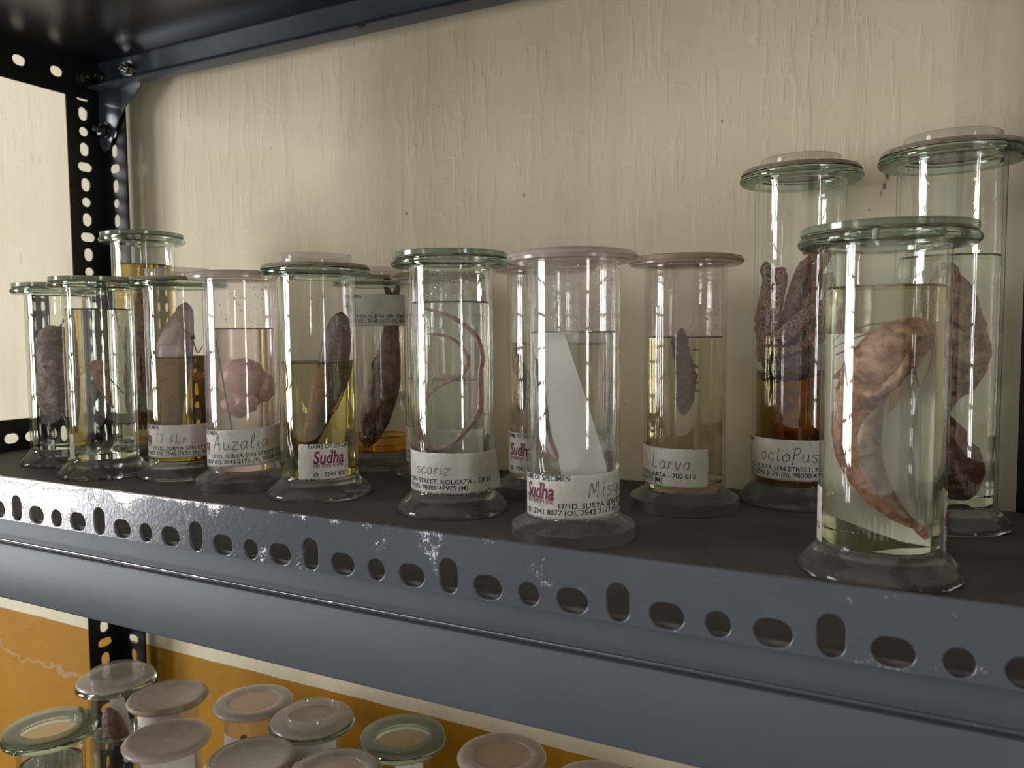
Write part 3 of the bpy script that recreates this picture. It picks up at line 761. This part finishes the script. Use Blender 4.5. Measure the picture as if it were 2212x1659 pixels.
# ---- jar at the far left: folded mauve specimen
J1 = make_jar('glass jar of clear fluid at the far left end of the main shelf', -.351, .1405, 56.8, .0255, .1485, .0338, .0355, 'glass', 'plate', 'clear', .1415, group=GU)
s = inside('preserved_specimen', 'mauve folded specimen with thin limbs in the far left jar', 'specimen', J1)
loft('body', mm([(-1, 117), (-3, 108), (-4, 98), (-4, 86), (-3, 74), (-4, 62), (-2, 50), (1, 42), (4, 36)], 1), [x * K for x in (4, 8, 10, 11, 12, 12, 10, 6, 2)], [x * K for x in (5, 9, 10, 9.5, 11, 12, 11, 7, 2.5)], F_mauve, s, 32, 10, .0018, 160, seed=3)
for L, r in (([(-9, 112), (-4, 106), (3, 112), (6, 121)], 1.3), ([(-12, 90), (-9, 104), (-2, 112), (4, 124)], 1.1), ([(-12, 84), (-2, 78), (8, 70), (9, 60)], 1.4), ([(-11, 74), (-6, 66), (4, 60), (9, 48)], 1.2)):
    tube('limb', mm(L, -12), [r * 1.3 * K, r * 1.3 * K, r * K, r * .5 * K], F_mauve, s)
blob('head_lobe', (-6 * K, -4 * K, 110 * K), (5 * K, 5 * K, 4 * K), F_mauve, s, .0008, 300, seed=4)
tube('barb', mm([(-1, 44), (1, 36), (2, 28)], -6), [.4 * K, .3 * K, .2 * K], M['thread'], s)
# ---- second jar: little catfish head on a thread
J2 = make_jar('glass jar with green disc lid and a tiny catfish on a thread, near left end', -.269, .119, 54.6, .0255, .1495, .0336, .0352, 'glass', 'plate', 'clear', .1285, group=GU)
make_label(J2, .0255, 20, .0145, .034, (-64, -52), printed=False, ragged=.8)
s = inside('preserved_fingerling', 'tiny brown catfish hanging head up on a thread in the second jar from the left', 'specimen', J2)
loft('body', mm([(-2, 90), (-1.4, 86), (-.7, 81), (0, 75), (1.5, 67), (3.5, 59), (5.5, 52)], 0), [x * K for x in (1.5, 4, 4.4, 3.8, 2.8, 1.5, .4)], [x * K for x in (2, 5.2, 5.4, 4.3, 3.2, 1.8, .5)], F_cat, s, 24, 8, .0005, 300)
fin('pectoral_fin', [(-3, 80), (-5.5, 72), (-5, 60), (-3.6, 57), (-2.5, 66), (-1.5, 76)], -1, F_brown, s)
tube('spine', mm([(3, 78), (7, 71), (12.2, 62.5)], -2), [.45 * K, .4 * K, .25 * K], M['eye'], s)
for L in ([(-5, 84), (-9, 81), (-14, 76)], [(3, 85), (8, 81), (13, 79)], [(-4, 86), (-8, 86), (-12, 84)], [(2, 82), (6, 77), (9, 77)]): tube('barbel', mm(L, -2), .22 * K, F_fin, s)
eye(s, 1.5, -4.4, 85, .7, False)
tube('hanging_thread', mm([(6, 147), (8.6, 126), (13, 92), (17.4, 60)], 3), .35 * K, M['thread'], s)
# ---- tall jar behind with amber fluid
J3 = make_jar('tall jar of amber fluid with flat glass lid, beside the black post', -.3212, .2022, 51.9, .0262, .1955, .0345, .0358, 'glass', 'plate', 'yellow', .1705, group=GU)
s = inside('preserved_fish', 'large orange brown fish in the amber fluid of the tall left jar', 'specimen', J3)
loft('body', mm([(2, 158), (0, 140), (-1.5, 122), (-3, 95), (-3.6, 70), (-3.8, 45), (-3, 24)], 0), [x * K for x in (2, 6, 9, 11, 11, 8, 3)], [x * K for x in (3, 6.5, 8.5, 10, 10.5, 9, 5)], F_dark, s, 28, 9, .0008, 160)
fin('fin', [(-9, 96), (-15, 78), (-14, 58), (-10, 48), (-8, 70)], -2, F_brown, s)
eye(s, -2, -9.5, 44, 1.8)
# ---- jar with raised ring lid and a snout
J4 = make_jar('glass jar of dark olive fluid with a smooth pale snout pointing up', -.2065, .143, 49.7, .0255, .1495, .0340, .0362, 'glass', 'cap', 'darkolive', .0915, group=GU)
make_label(J4, .0255, 143, .0165, .0415, (-108, 98), 'TJ TLr', 33, 3.8, ragged=.2)
s = inside('preserved_snouted_fish', 'pale pink snouted fish head rising out of dark olive fluid', 'specimen', J4)
loft('body', mm([(4.6, 134), (4, 130), (2.3, 122), (-1, 111), (-4, 98), (-6, 84), (-7, 68), (-8, 54), (-8.5, 42), (-8, 28)], 2), [x * K for x in (1.2, 4.5, 7, 10, 12, 12, 11, 10, 9, 6)], [x * K for x in (1.2, 5, 8, 11.5, 13, 12, 9.5, 8.5, 8, 5)], F_turt, s, 30, 9, .0005, 60)
eye(s, 8.2, -4.6, 107, 1.6)
tube('limb', mm([(9, 104), (12, 95), (16, 101)], -3), [.6 * K, .5 * K, .3 * K], F_turt, s)
blob('orange_lobe', (10 * K, -4 * K, 76 * K), (4 * K, 4 * K, 5 * K), F_orange, s, .0006, 300)
# ---- plastic jar, pink jelly
J5 = make_jar('clear plastic jar with milky pink fluid and a pale pink jelly blob', -.1318, .1320, 46.0, .0250, .1498, .0335, .0352, 'plastic', 'flat', 'pink', .1125, group=GU)
make_label(J5, .0250, 146, .0150, .0410, (-80, 99), 'Auzalia', 33, 5.4, 'pencil_dark', tilt=.04, ragged=.25)
droplets(J5, .0231, .117, .143, -60, 75, 110)
s = inside('preserved_jellyfish', 'blurred pale pink dome of jelly hanging in the plastic jar', 'specimen', J5)
blob('bell', (.5 * K, 3 * K, 77 * K), (12 * K, 10.5 * K, 15.5 * K), F_jelly, s, .0012, 90, seed=2)
blob('lobe', (11 * K, 4 * K, 70 * K), (6 * K, 6 * K, 10 * K), F_jelly, s, .0014, 140, seed=5)
blob('oral_mass', (-1 * K, 2 * K, 60 * K), (9 * K, 8 * K, 9 * K), F_jelly, s, .0024, 170, seed=8)
tube('green_thread', mm([(-14, 104), (-12, 88), (-8.5, 60), (-6, 38)], -6), .5 * K, M['green_thread'], s)
# ---- dark fish head up
J6 = make_jar('glass jar of olive yellow fluid holding a dark scaly fish head up', -.0610, .1325, 41.0, .0259, .1520, .0352, .0368, 'glass', 'cap', 'olive', .0895, group=GU)
make_label(J6, .0259, 236, .0135, .0372, (-32, 43.5), ragged=.55)
s = inside('preserved_perch', 'dark brown scaly fish with orange fins, head up in olive fluid', 'fish', J6)
loft('body', mm([(16.3, 124), (15.6, 120), (14, 112), (12.3, 102), (10.3, 90), (8, 80), (5.8, 70), (3, 60), (0, 50), (-3.5, 38), (-5, 32)], -2), [x * K for x in (.5, 3.6, 6, 7.2, 7.6, 7, 6, 4.8, 3.4, 2, 1)], [x * K for x in (.8, 5.4, 8.2, 10, 10, 8.8, 7.6, 6.2, 4.6, 3, 2.4)], F_fish, s, 32, 10, .0004, 400)
loft('pale_flank', mm([(5, 90), (2, 80), (-.5, 68), (-3, 56), (-5.5, 44), (-7, 36)], -6.5), [x * K for x in (1, 3, 3.2, 2.8, 2, 1)], [x * K for x in (1.5, 4.2, 4.2, 3.6, 2.8, 2)], F_belly, s, 20, 9)
fin('dorsal_fin', [(10, 108), (6, 102), (3, 94), (2.5, 88), (7, 90), (9, 96)], -2, F_fish, s)
fin('dark_fin', [(13, 96), (17.5, 86), (16, 76), (10, 66), (9, 78)], -3, F_fish, s)
fin('anal_fin', [(9, 72), (12.4, 79), (13, 68), (10, 58), (6, 56)], -5, F_orange, s, .0007)
fin('tail_fin', [(-3, 38), (-1.5, 30), (-3, 20), (-7, 19), (-9, 24), (-7.5, 38)], -3, F_belly, s)
eye(s, 17.5, -6.6, 113, 1.1)
# ---- fish head down, at the back
J7 = make_jar('glass jar at the back, red brown fish head down, label near the top', -.0950, .2445, 36.7, .0255, .1520, .0345, .0352, 'glass', 'cap', 'amber', .0245, group=GU)
make_label(J7, .0255, 158, .1150, .1400, (-112, 112), ragged=.2)
s = inside('preserved_carp', 'red brown fish standing on its head with a large dark eye', 'fish', J7)
loft('body', mm([(-7.6, 15), (-7, 19), (-5.4, 28), (-2.5, 39), (.6, 50), (3.6, 61), (6.2, 72), (8.6, 86), (10, 98), (11.3, 110), (12.4, 122), (13, 132)], 0), [x * K for x in (.8, 3, 6, 8, 9, 9, 8.4, 7, 5.5, 4, 2.6, 1.8)], [x * K for x in (1.2, 4, 9, 12, 13, 13.4, 12.6, 10.5, 8.6, 6.8, 5.5, 5)], F_carp, s, 32, 9, .0003, 200)
fin('tail_fin', [(10, 128), (6, 148), (11, 146), (13, 142), (17, 149), (20, 146), (16, 128)], 0, F_carp, s)
fin('dorsal_fin', [(-6, 62), (-5, 84), (2, 96), (0, 80), (-3, 66)], 0, F_carp, s)
fin('gill_cover', [(-10, 36), (-4, 44), (2, 40), (4, 32), (0, 24)], -9.2, F_carp, s, .0008)
eye(s, -7.6, -7.4, 28, 2.3)
# ---- plastic jar with brown lid behind the worm jar
J7b = make_jar('hazy plastic jar with brown stained lid hidden behind the worm jar', -.0135, .2105, 33.0, .0250, .1490, .0335, .0352, 'plastic', 'brown', 'faint', .075, group=GU)
make_label(J7b, .0250, 20, .0150, .0410, (-100, 40), ragged=.2)
# ---- the roundworm
J8 = make_jar('glass jar with thick green flange holding one long pink looped worm', .0470, .1300, 31.5, .0257, .1535, .0343, .0360, 'glass', 'plate', 'clear', .1268, group=GU)
make_label(J8, .0257, 69, .0150, .0395, (-115, 80), 'scariz', 64, 4.0, ragged=.75, peel=.2, tilt=-.012)
droplets(J8, .0238, .131, .147, -50, 70, 90)
s = inside('preserved_roundworm', 'long pale pink worm looped into a large open S', 'worm', J8)
tube('worm_body', mm([(-18.3, 124.4), (-12, 123.2), (-6.1, 121.3), (0, 118.6), (5.2, 115.2), (11.2, 108.6), (13.4, 105), (15.0, 98), (15.2, 92.3), (13.6, 84.9), (13.2, 72.5), (12.5, 62.5), (11, 57.8), (7.5, 51.2), (0.7, 42.8), (-7.0, 38.3), (-12.7, 38.9), (-17, 44), (-18.4, 52.5), (-17.3, 60.0), (-14.3, 66.5), (-10.9, 72.1), (-5.6, 77.4), (1.1, 80.8), (5.4, 85.5), (6.9, 92.3), (5.5, 98.5), (1.3, 104.7), (-4.4, 107.8), (-11.5, 108.4)], lambda i: [-6, -8, -9, -9, -8, -6, -5, -3, -2, 0, 2, 3, 2, 1, 0, -2, -3, -3, -3, -3, -3, -2, 0, 2, 3, 4, 3, 2, 1, 0][i]), [x * K for x in [.45, .8, 1.05, 1.2, 1.3, 1.4, 1.4, 1.4, 1.4, 1.4, 1.4, 1.4, 1.45, 1.4, 1.35, 1.3, 1.3, 1.3, 1.3, 1.25, 1.2, 1.2, 1.2, 1.2, 1.2, 1.15, 1.05, .95, .8, .35]], F_worm, s, 5, 12)
tube('tie_thread', mm([(9.5, 57.5), (12.5, 59.2), (17, 58.6)], 0), .22 * K, M['thread'], s)
# ---- jar behind, left of the card jar
J9 = make_jar('plastic jar half hidden between the worm jar and the white card jar', .0780, .1998, 24.8, .0250, .1515, .0335, .0350, 'plastic', 'flat', 'cloudy', .1010, group=GU)
make_label(J9, .0250, 190, .0155, .0430, (-86, 60), ragged=.3)
s = inside('preserved_specimen', 'curled brown segmented specimen tied to a card edge', 'specimen', J9)
loft('body', mm([(-17, 101), (-16.5, 94), (-14.5, 86), (-12.5, 79), (-13.2, 72), (-13.6, 64), (-12.4, 56)], -2), [x * K for x in (1.5, 3.5, 4, 3, 3.4, 3.8, 1.4)], [x * K for x in (2, 3.6, 4, 3, 3.6, 3.6, 1.4)], F_brown, s, 20, 9, .0009, 420)
for i in range(3): tube('leg', mm([(-12, 84 - 9 * i), (-8.5, 82 - 9 * i), (-8, 76 - 9 * i)], -3), [.8 * K, .6 * K, .35 * K], F_brown, s)
c = tag(sheet('mounting_card', [(-.0172, .146), (-.0160, .147), (-.0062, .060), (-.0085, .058)], .002, .0009, M['card'], None, 0, 0), 'narrow white card strip slanting in the half hidden jar', 'card')
c.location = J9.location; c.rotation_euler = J9.rotation_euler
# ---- the card jar
J10 = make_jar('clear plastic jar in front with a slanting white card and a full printed label', .1392, .1030, 22.8, .0247, .1480, .0333, .0346, 'plastic', 'flat', 'clear', .1085, group=GU)
make_label(J10, .0247, 188, .0125, .0352, (-82, 112), 'Misgur', 46, 5, ragged=.35, tilt=.035)
droplets(J10, .0228, .112, .143, -30, 80, 170)
c = tag(sheet('mounting_card', [(-.0184, .1080), (-.0035, .1080), (.0153, .0370), (.0147, .0180), (-.0020, .0180)], -.005, .0011, M['card'], None, 0, -0.12), 'slanting white mounting card inside the front plastic jar', 'card')
c.location = J10.location; c.rotation_euler = J10.rotation_euler
s = inside('preserved_loach', 'dark backed white bellied fish on the left edge of the slanting card', 'fish', J10)
loft('body', mm([(-18.6, 95), (-18, 88), (-16.8, 79), (-15, 68), (-12.8, 57), (-10, 48), (-7.5, 44)], -9), [x * K for x in (.6, 1.8, 2.6, 2.8, 2.5, 1.4, .6)], [x * K for x in (.6, 1.6, 2.3, 2.8, 2.6, 1.5, .9)], flesh('white_belly_skin', (.55, .50, .48), (.68, .63, .60), None, 60), s, 20, 9)
loft('dark_back', mm([(-18.6, 95.5), (-17.0, 88), (-15.4, 79), (-13.2, 66), (-11.4, 57), (-8.6, 48), (-6.8, 44)], -10.5), [x * K for x in (.8, 2.2, 2.4, 2.0, 1.4, 1, .6)], [x * K for x in (.9, 2.0, 2.3, 2.0, 1.2, 1, .8)], F_dark, s, 16, 9, .0004, 400)
fin('tail_fin', [(-8, 46), (-6.4, 43), (-7, 41), (-11, 42), (-14, 44), (-11.5, 45)], -9, F_fin, s)
# ---- the larva
J11 = make_jar('hazy plastic jar with brown lid edge holding a small ragged maroon larva', .1745, .1970, 14.9, .0248, .1510, .0335, .0346, 'plastic_hazy', 'brown', 'cloudy', .1050, group=GU)
make_label(J11, .0248, 20.5, .0172, .0405, (-118, 34), 'Larva', 90, 4.6, ragged=.45, tilt=-.01)
droplets(J11, .0229, .109, .125, 5, 60, 60)
s = inside('preserved_larva', 'ragged dark maroon larva hanging upright below the fluid line', 'larva', J11)
loft('body', mm([(-2, 111), (-2.3, 107), (-2.4, 102), (-1.4, 96), (-.4, 90), (.6, 83), (.8, 76), (.2, 69), (-.4, 63), (-.6, 58)], 0), [x * K for x in (.6, 2.2, 3, 3.4, 3.6, 3.7, 3.6, 3.2, 2.6, .8)], [x * K for x in (.8, 2.8, 3.6, 4, 4.2, 4.4, 4.4, 4, 3.2, 1)], F_larva, s, 28, 12, .0010, 480)
for zz, sd in ((98, 1), (92, -1), (88, 1), (83, 1), (78, 1), (73, 1), (68, -1)): tube('bristle_leg', mm([(.5 + sd * 3.2, zz), (.6 + sd * 4.8, zz - .6), (.6 + sd * 5.6, zz + .4)], -1), [1.0 * K, .6 * K, .2 * K], F_larva, s)
# ---- octopus jar
J12 = make_jar('tall glass jar holding an octopus above brown orange fluid', .2345, .2435, 7.3, .0272, .2060, .0352, .0368, 'glass', 'cap', 'brown', .0819, group=GU)
make_label(J12, .0272, 105, .0172, .0425, (-100, 100), 'octoPus', 47, 4.7, 'pencil_dark', ragged=.2)
s = inside('preserved_octopus', 'brown octopus with pale round suckers in the tall jar', 'octopus', J12)
loft('mantle', mm([(-12, 110), (-8, 102), (-5, 94), (-4, 86), (-4, 78), (-4, 70)], 2), [x * K for x in (5, 12, 15, 16, 14, 8)], [x * K for x in (5, 12, 16, 16.5, 13, 6)], F_octd, s, 36, 9, .0016, 110)
loft('lower_mantle', mm([(-4, 84), (-2, 76), (0, 66), (3, 56), (3, 46), (3, 34)], 1), [x * K for x in (12, 13, 12, 14, 14, 6)], [x * K for x in (13, 12.5, 9, 12, 14, 7)], flesh('orange_brown_mantle_skin', (.34, .13, .035), (.56, .24, .07), None, 35, .3, .5), s, 36, 9, .0016, 90)
def arm(pts, r0, r1, suck=None, n=14, side=-1):
    P = [(a * K, b * K, c * K) for a, b, c in pts]; k = len(P)
    rr = [(r0 + (r1 - r0) * i / (k - 1)) * K for i in range(k)]
    a = loft('arm', P, [r * .9 for r in rr], rr, F_oct, s, 20, 10, .0007, 420, seed=len(pts))
    if suck:
        C = catmull(P, 12); bm = bmesh.new()
        for i in range(n):
            t = (i + .5) / n; j = min(len(C) - 2, int(t * (len(C) - 1))); r = rr[0] + (rr[-1] - rr[0]) * t
            tan = (C[j + 1] - C[j]).normalized(); up_ = tan.cross(Vector((0, 1, 0))).normalized()
            for q in (-1, 1):
                off = (Vector((0, -1, 0)) * .80 + up_ * (.45 * q + suck)).normalized()
                c = C[j] + off * r * .93; rs = r * .36
                R3 = off.to_track_quat('Z', 'Y').to_matrix().to_4x4(); R3.translation = c + tan * (rs * q * .5)
                v0 = len(bm.verts); seg, sg = 12, 6; ring = []
                for a_ in range(seg):
                    row = []
                    for b_ in range(sg):
                        A = 2 * pi * a_ / seg; B = 2 * pi * b_ / sg; rad_ = rs + rs * .38 * cos(B)
                        row.append(bm.verts.new(R3 @ Vector((rad_ * cos(A), rad_ * sin(A), rs * .38 * sin(B)))))
                    ring.append(row)
                for a_ in range(seg):
                    for b_ in range(sg): bm.faces.new((ring[a_][b_], ring[(a_ + 1) % seg][b_], ring[(a_ + 1) % seg][(b_ + 1) % sg], ring[a_][(b_ + 1) % sg]))
        for f in bm.faces: f.smooth = True
        bmesh.ops.recalc_face_normals(bm, faces=bm.faces)
        me = bpy.data.meshes.new('suckers'); bm.to_mesh(me); bm.free(); o = link('suckers', me, F_suck, a)
    return a
arm([(-15, -8, 95), (-20, -9, 106), (-21, -8, 118), (-19.5, -7, 130), (-18, -6, 141), (-20, -5, 148), (-17.5, -4, 150)], 5.6, 3.0, -.5, 10)
arm([(-12, -12, 104), (-15, -12, 116), (-13, -11, 130), (-11, -10, 141), (-12, -8, 147)], 5.4, 4.2, .3, 7)
arm([(-10, -16, 104), (-2, -19, 112), (6, -19, 119), (14, -17, 123), (20, -12, 128)], 5.2, 4.2, .1, 8)
arm([(-6, -6, 110), (-4, -6, 124), (-1, -5, 138), (3, -4, 149), (8, -3, 155), (5, -2, 159), (2, -2, 157)], 5.2, 1.6, None)
arm([(4, -8, 108), (6, -8, 122), (9, -7, 136), (12, -6, 148), (16, -4, 156)], 5.4, 3.2, None)
arm([(10, -8, 104), (15, -9, 116), (18, -8, 130), (17, -5, 144)], 5.4, 3.0, -.3, 10)
arm([(0, 6, 104), (-2, 8, 122), (3, 9, 138), (10, 8, 150)], 5.6, 3.0, None)
arm([(-16, -6, 98), (-22, -2, 92), (-22, 0, 104), (-20, 2, 114)], 3.6, 2.4, -.4, 8)
arm([(-14, -14, 100), (-8, -19, 96), (2, -20, 99), (9, -19, 107)], 3.6, 2.6, .4, 7)
tube('thread', mm([(-22, 96), (-24.6, 88), (-22, 83)], -4), .2 * K, M['thread'], s)
# ---- tall jar at the right
J13 = make_jar('tallest glass jar at the right end holding a long crumpled pink brown specimen', .3165, .2170, -1.5, .0270, .2045, .0347, .0372, 'glass', 'cap', 'clear', .1480, group=GU)
s = inside('preserved_ray', 'long crumpled pinkish brown skin like a folded ray, in the tall right jar', 'specimen', J13)
loft('body', mm([(-1, 146), (-1, 140), (0, 128), (2, 116), (2.5, 104), (2, 92), (2, 82), (0, 72), (-2, 62)], 0), [x * K for x in (2, 5, 9, 11, 12, 12, 9, 5, 3)], [x * K for x in (2, 5, 9.5, 12, 14, 14.5, 10, 6, 4)], F_crumple, s, 40, 10, .0026, 95, seed=2)
loft('lower_lobe', mm([(-2, 66), (-1, 58), (2, 49), (4, 40), (5, 30), (4, 22), (1, 17)], -2), [x * K for x in (3, 5, 8, 10, 11, 9, 3)], [x * K for x in (3, 5, 7.5, 10, 11, 9, 4)], F_dark, s, 36, 10, .0018, 130, seed=6)
fin('skin_fold', [(6, 130), (13, 120), (15, 104), (17, 92), (12, 84), (8, 96), (7, 112)], -8, F_crumple, s, .0012, .0015)
# ---- front right jar with the catfish
J14 = make_jar('large glass jar at the front right holding a pink catfish against a white card', .2892, .1035, 2.0, .0263, .1505, .0345, .0372, 'glass', 'plate', 'faint', .1272, group=GU)
make_label(J14, .0263, 296, .0130, .0385, (72, 296), ragged=.3)
ob = loft('grease_drip', mm([(-4.2, 150), (-3.6, 147.5), (-3.1, 145.2), (-2.8, 144)], -27.2), [x * K for x in (.6, .8, .7, .3)], [x * K for x in (1.0, 1.2, 1.0, .4)], M['card'], J14, 12, 5)
c = tag(sheet('mounting_card', [(-.0190, .1072), (.0165, .1085), (.0136, .0950), (.0104, .0800), (.0085, .0650), (.0079, .0500), (.0086, .0360), (.0112, .0240), (.0160, .0140), (.0060, .0155), (-.0190, .0250)], .0030, .0011, M['card'], None, 0, -.22), 'broad white mounting card with a curved right edge behind the catfish', 'card')
c.location = J14.location; c.rotation_euler = J14.rotation_euler
s = inside('preserved_catfish', 'pink brown catfish curled head up with whiskers and tail at lower right', 'fish', J14)
cat = [(18.4, 106.5), (16.6, 107.0), (13, 106.6), (9, 105.4), (5, 102.6), (0.6, 97.7), (-3.7, 91.5), (-6.6, 83.5), (-8.6, 73.5), (-9.0, 63.2), (-7.2, 52.7), (-3.6, 42.0), (1.8, 33.2), (7.4, 27.0), (11.2, 23.6), (13.6, 21.6)]
loft('body', mm(cat, lambda i: [-11.5, -11, -10.5, -9.5, -9, -8, -6.6, -5, -4, -3.6, -3.4, -3.4, -3.6, -3.4, -3.2, -3.4][i]), [x * K for x in (.8, 3.6, 6, 7.2, 8.2, 8.6, 8, 7, 6, 5.4, 4.8, 3.8, 2.8, 1.8, 1, .6)], [x * K for x in (1, 5, 7.8, 9.4, 10.6, 11.0, 10.4, 9.2, 8.6, 8.2, 7.4, 6.2, 4.4, 2.6, 1.8, 1.8)], F_cat, s, 36, 10, .0005, 160)
fin('tail_fin', [(11, 25.5), (15.6, 22.5), (16.2, 18.4), (14.6, 17.4), (11.2, 20.8)], -3.6, F_cat, s)
fin('long_fin', [(-6.6, 88), (-11, 82), (-16.6, 74), (-17.9, 64), (-15.6, 52), (-10.8, 41.5), (-4, 32.2), (3.4, 25.8), (10, 22.6), (9.4, 25.0), (2.2, 29.8), (-4.6, 38), (-9, 48), (-13, 62), (-11.8, 74)], -4.6, F_cat, s, .0009)
loft('pale_flank', mm([(-1, 78), (-3.6, 70), (-4.8, 60), (-3.4, 50), (0.4, 40.5), (5, 32.6), (9, 27)], -6.8), [x * K for x in (1, 3, 3.4, 3, 2.2, 1.3, .6)], [x * K for x in (1.5, 4, 4.8, 4.4, 3.2, 2, .8)], F_catl, s, 24, 9)
loft('gill_fold', mm([(9, 100.5), (7.4, 93), (3, 86), (-2, 81.5), (-7, 82)], lambda i: [-15.5, -15.5, -14.5, -12.5, -10][i]), [x * K for x in (.5, 1.3, 1.6, 1.6, .8)], [x * K for x in (.8, 1.9, 2.4, 2.4, 1.2)], F_cat, s, 18, 9, .0010, 380)
fin('pectoral_fin', [(2.6, 86), (6.6, 84), (6.4, 80), (4, 75.5), (2.2, 73.4), (3, 78.5)], -15, F_fin, s, .0007)
fin('pectoral_fin', [(-9, 93.5), (-14.6, 92), (-18.2, 88.5), (-17.4, 87), (-11, 88)], -6, F_fin, s, .0007)
fin('pectoral_fin', [(-8.6, 89), (-13.8, 85.4), (-17.6, 82.8), (-14.2, 83.2), (-8.8, 85.4)], -5.5, F_fin, s, .0007)
for L in ([(8, 111.5), (-2, 109), (-11, 105.4), (-19.6, 101.4)], [(6, 112.6), (-4, 111.6), (-14, 108.2), (-20, 104.4)], [(17.4, 106), (18.4, 103), (18.8, 97), (17.2, 90)], [(16, 104.4), (17.4, 99), (16, 92), (13.6, 87)], [(11, 99), (10.8, 92), (12.4, 85)], [(2, 106), (-8, 102.4), (-19, 98)]): tube('barbel', mm(L, -11.5), [.5 * K, .42 * K, .3 * K, .15 * K][:len(L)], F_fin, s)
eye(s, 13.2, -18.0, 105.6, 1.25, False)
tube('mouth_edge', mm([(17.4, 104.6), (15.2, 102.6), (13.2, 99.6)], -15), [.5 * K, .6 * K, .4 * K], F_fin, s)

# ---- lower shelf jars, seen from above
GL_ = 'specimen jars on the lower shelf'
LZ = -.3620
def low(label, x, y, rz, kind, lid, liq=None, lev=0, top=-.2120, Rl=.0345, R=.0250):
    return make_jar(label, x, y, rz, R, top - LZ - (.004 if lid == 'plate' else .0031), .0335, Rl, kind, lid, liq, lev, LZ, GL_)
La = low('lower shelf glass jar with green flange, leftmost, dark water inside', -.3270, .1010, 58, 'glass', 'plate', 'clear', .1190, -.2110, .0350)
Lb = low('lower shelf jar with raised clear disc on its lid, in front of the black post', -.3655, .1905, 54, 'glass', 'flatcap', 'clear', .095, -.2130, .0350)
Lc = low('lower shelf jar with brown rimmed cloudy lid right of the black post', -.2925, .1885, 50, 'plastic', 'flat', 'faint', .09, -.2150, .0343)
Ld = low('lower shelf jar with dull frosted lid, second from left in the front row', -.2255, .1325, 50, 'plastic_hazy', 'flat', 'pink', .10, -.2120, .0335)
Le = low('lower shelf jar with cloudy lid and paler centre against the ochre wall', -.2140, .2140, 44, 'plastic', 'window', 'faint', .09, -.2140, .0340)
Lf = low('lower shelf jar with frosted lid and brown rim at the bottom edge, front middle', -.1400, .1385, 46, 'plastic_hazy', 'flat', 'pink', .10, -.2110, .0335)
Lg = low('lower shelf jar with raised clear ring on a broad cloudy lid', -.1430, .2095, 40, 'glass', 'cap', 'faint', .09, -.2120, .0350)
Lh = low('lower shelf jar with brown rimmed lid just showing above the bottom edge', -.0685, .1490, 42, 'plastic_hazy', 'window', 'pink', .10, -.2090, .0340)
Li = low('lower shelf glass jar with olive green flange and clear centre showing a card', -.0580, .2195, 36, 'glass', 'plate', 'faint', .09, -.2110, .0345)
Lj = low('lower shelf jar with hollow cloudy lid showing a peach tinted centre', .0300, .2230, 28, 'plastic', 'window', 'cloudy', .09, -.2080, .0338)
Lk = low('lower shelf jar rightmost of the row, only its cloudy rim in view', .1080, .2210, 24, 'plastic', 'window', 'cloudy', .09, -.2105, .0345)
for J_, rr_ in ((Lc, .0343), (Lf, .0335), (Lh, .0340), (J11, .0346)):

    tp = {Lc: .1470 - .0031, Lf: .1510 - .0031, Lh: .1530 - .0031, J11: .1510}[J_]
    lathe('stained_edge', [(rr_ - .0001, tp - .0004), (rr_ + .0003, tp + .0004), (rr_ - .0009, tp + .0027), (rr_ - .0035, tp + .0034), (rr_ - .0036, tp + .0032), (rr_ - .0013, tp + .0024)], M['lid_brown'], J_, 72, wob=lambda a, z: .0001 * sin(5 * a))
for J_, e in ((Lc, 60), (Le, 40), (Lg, 120)): make_label(J_, .0250, e, .118 if J_ is Lc else .095, .143 if J_ is Lc else .125, (-100, 20), ragged=.3)
def card(J_, outline, lab, y=.002):
    c = tag(sheet('mounting_card', [(a * K, b * K) for a, b in outline], y, .0011, M['card'], None), lab, 'card')
    c.location = J_.location; c.rotation_euler = J_.rotation_euler
card(Lb, [(-9, 142), (3, 142), (16, 66), (3, 66)], 'white card strip slanting in the lower jar before the black post')
card(Ld, [(-20, 141), (20, 141), (20, 60), (-20, 60)], 'wide white card filling the front lower jar', .006)
card(Lg, [(-19, 138), (19, 138), (19, 60), (-19, 60)], 'white card inside the lower jar with raised ring lid', .004)
card(Li, [(-6, 134), (16, 122), (16, 60), (-8, 60)], 'white card corner seen through the clear olive lid', .004)
s = inside('preserved_specimen', 'dark purple red specimen on the slanting card in the lower jar', 'specimen', Lb)
loft('body', mm([(-9, 122), (-6, 112), (-2, 100), (4, 90), (9, 86)], -6), [x * K for x in (2, 6, 7, 5, 1.5)], [x * K for x in (3, 8, 9, 6, 2)], F_dark, s, 24, 9, .0006, 140)
s = inside('preserved_specimen', 'small dark specimen in the lower jar with the pale centred lid', 'specimen', Le)
loft('body', mm([(-10, 118), (-6, 108), (-2, 96), (0, 84)], -3), [x * K for x in (2, 5, 5, 2)], [x * K for x in (2, 5, 5, 2)], F_dark, s, 20, 8, .0005, 200)
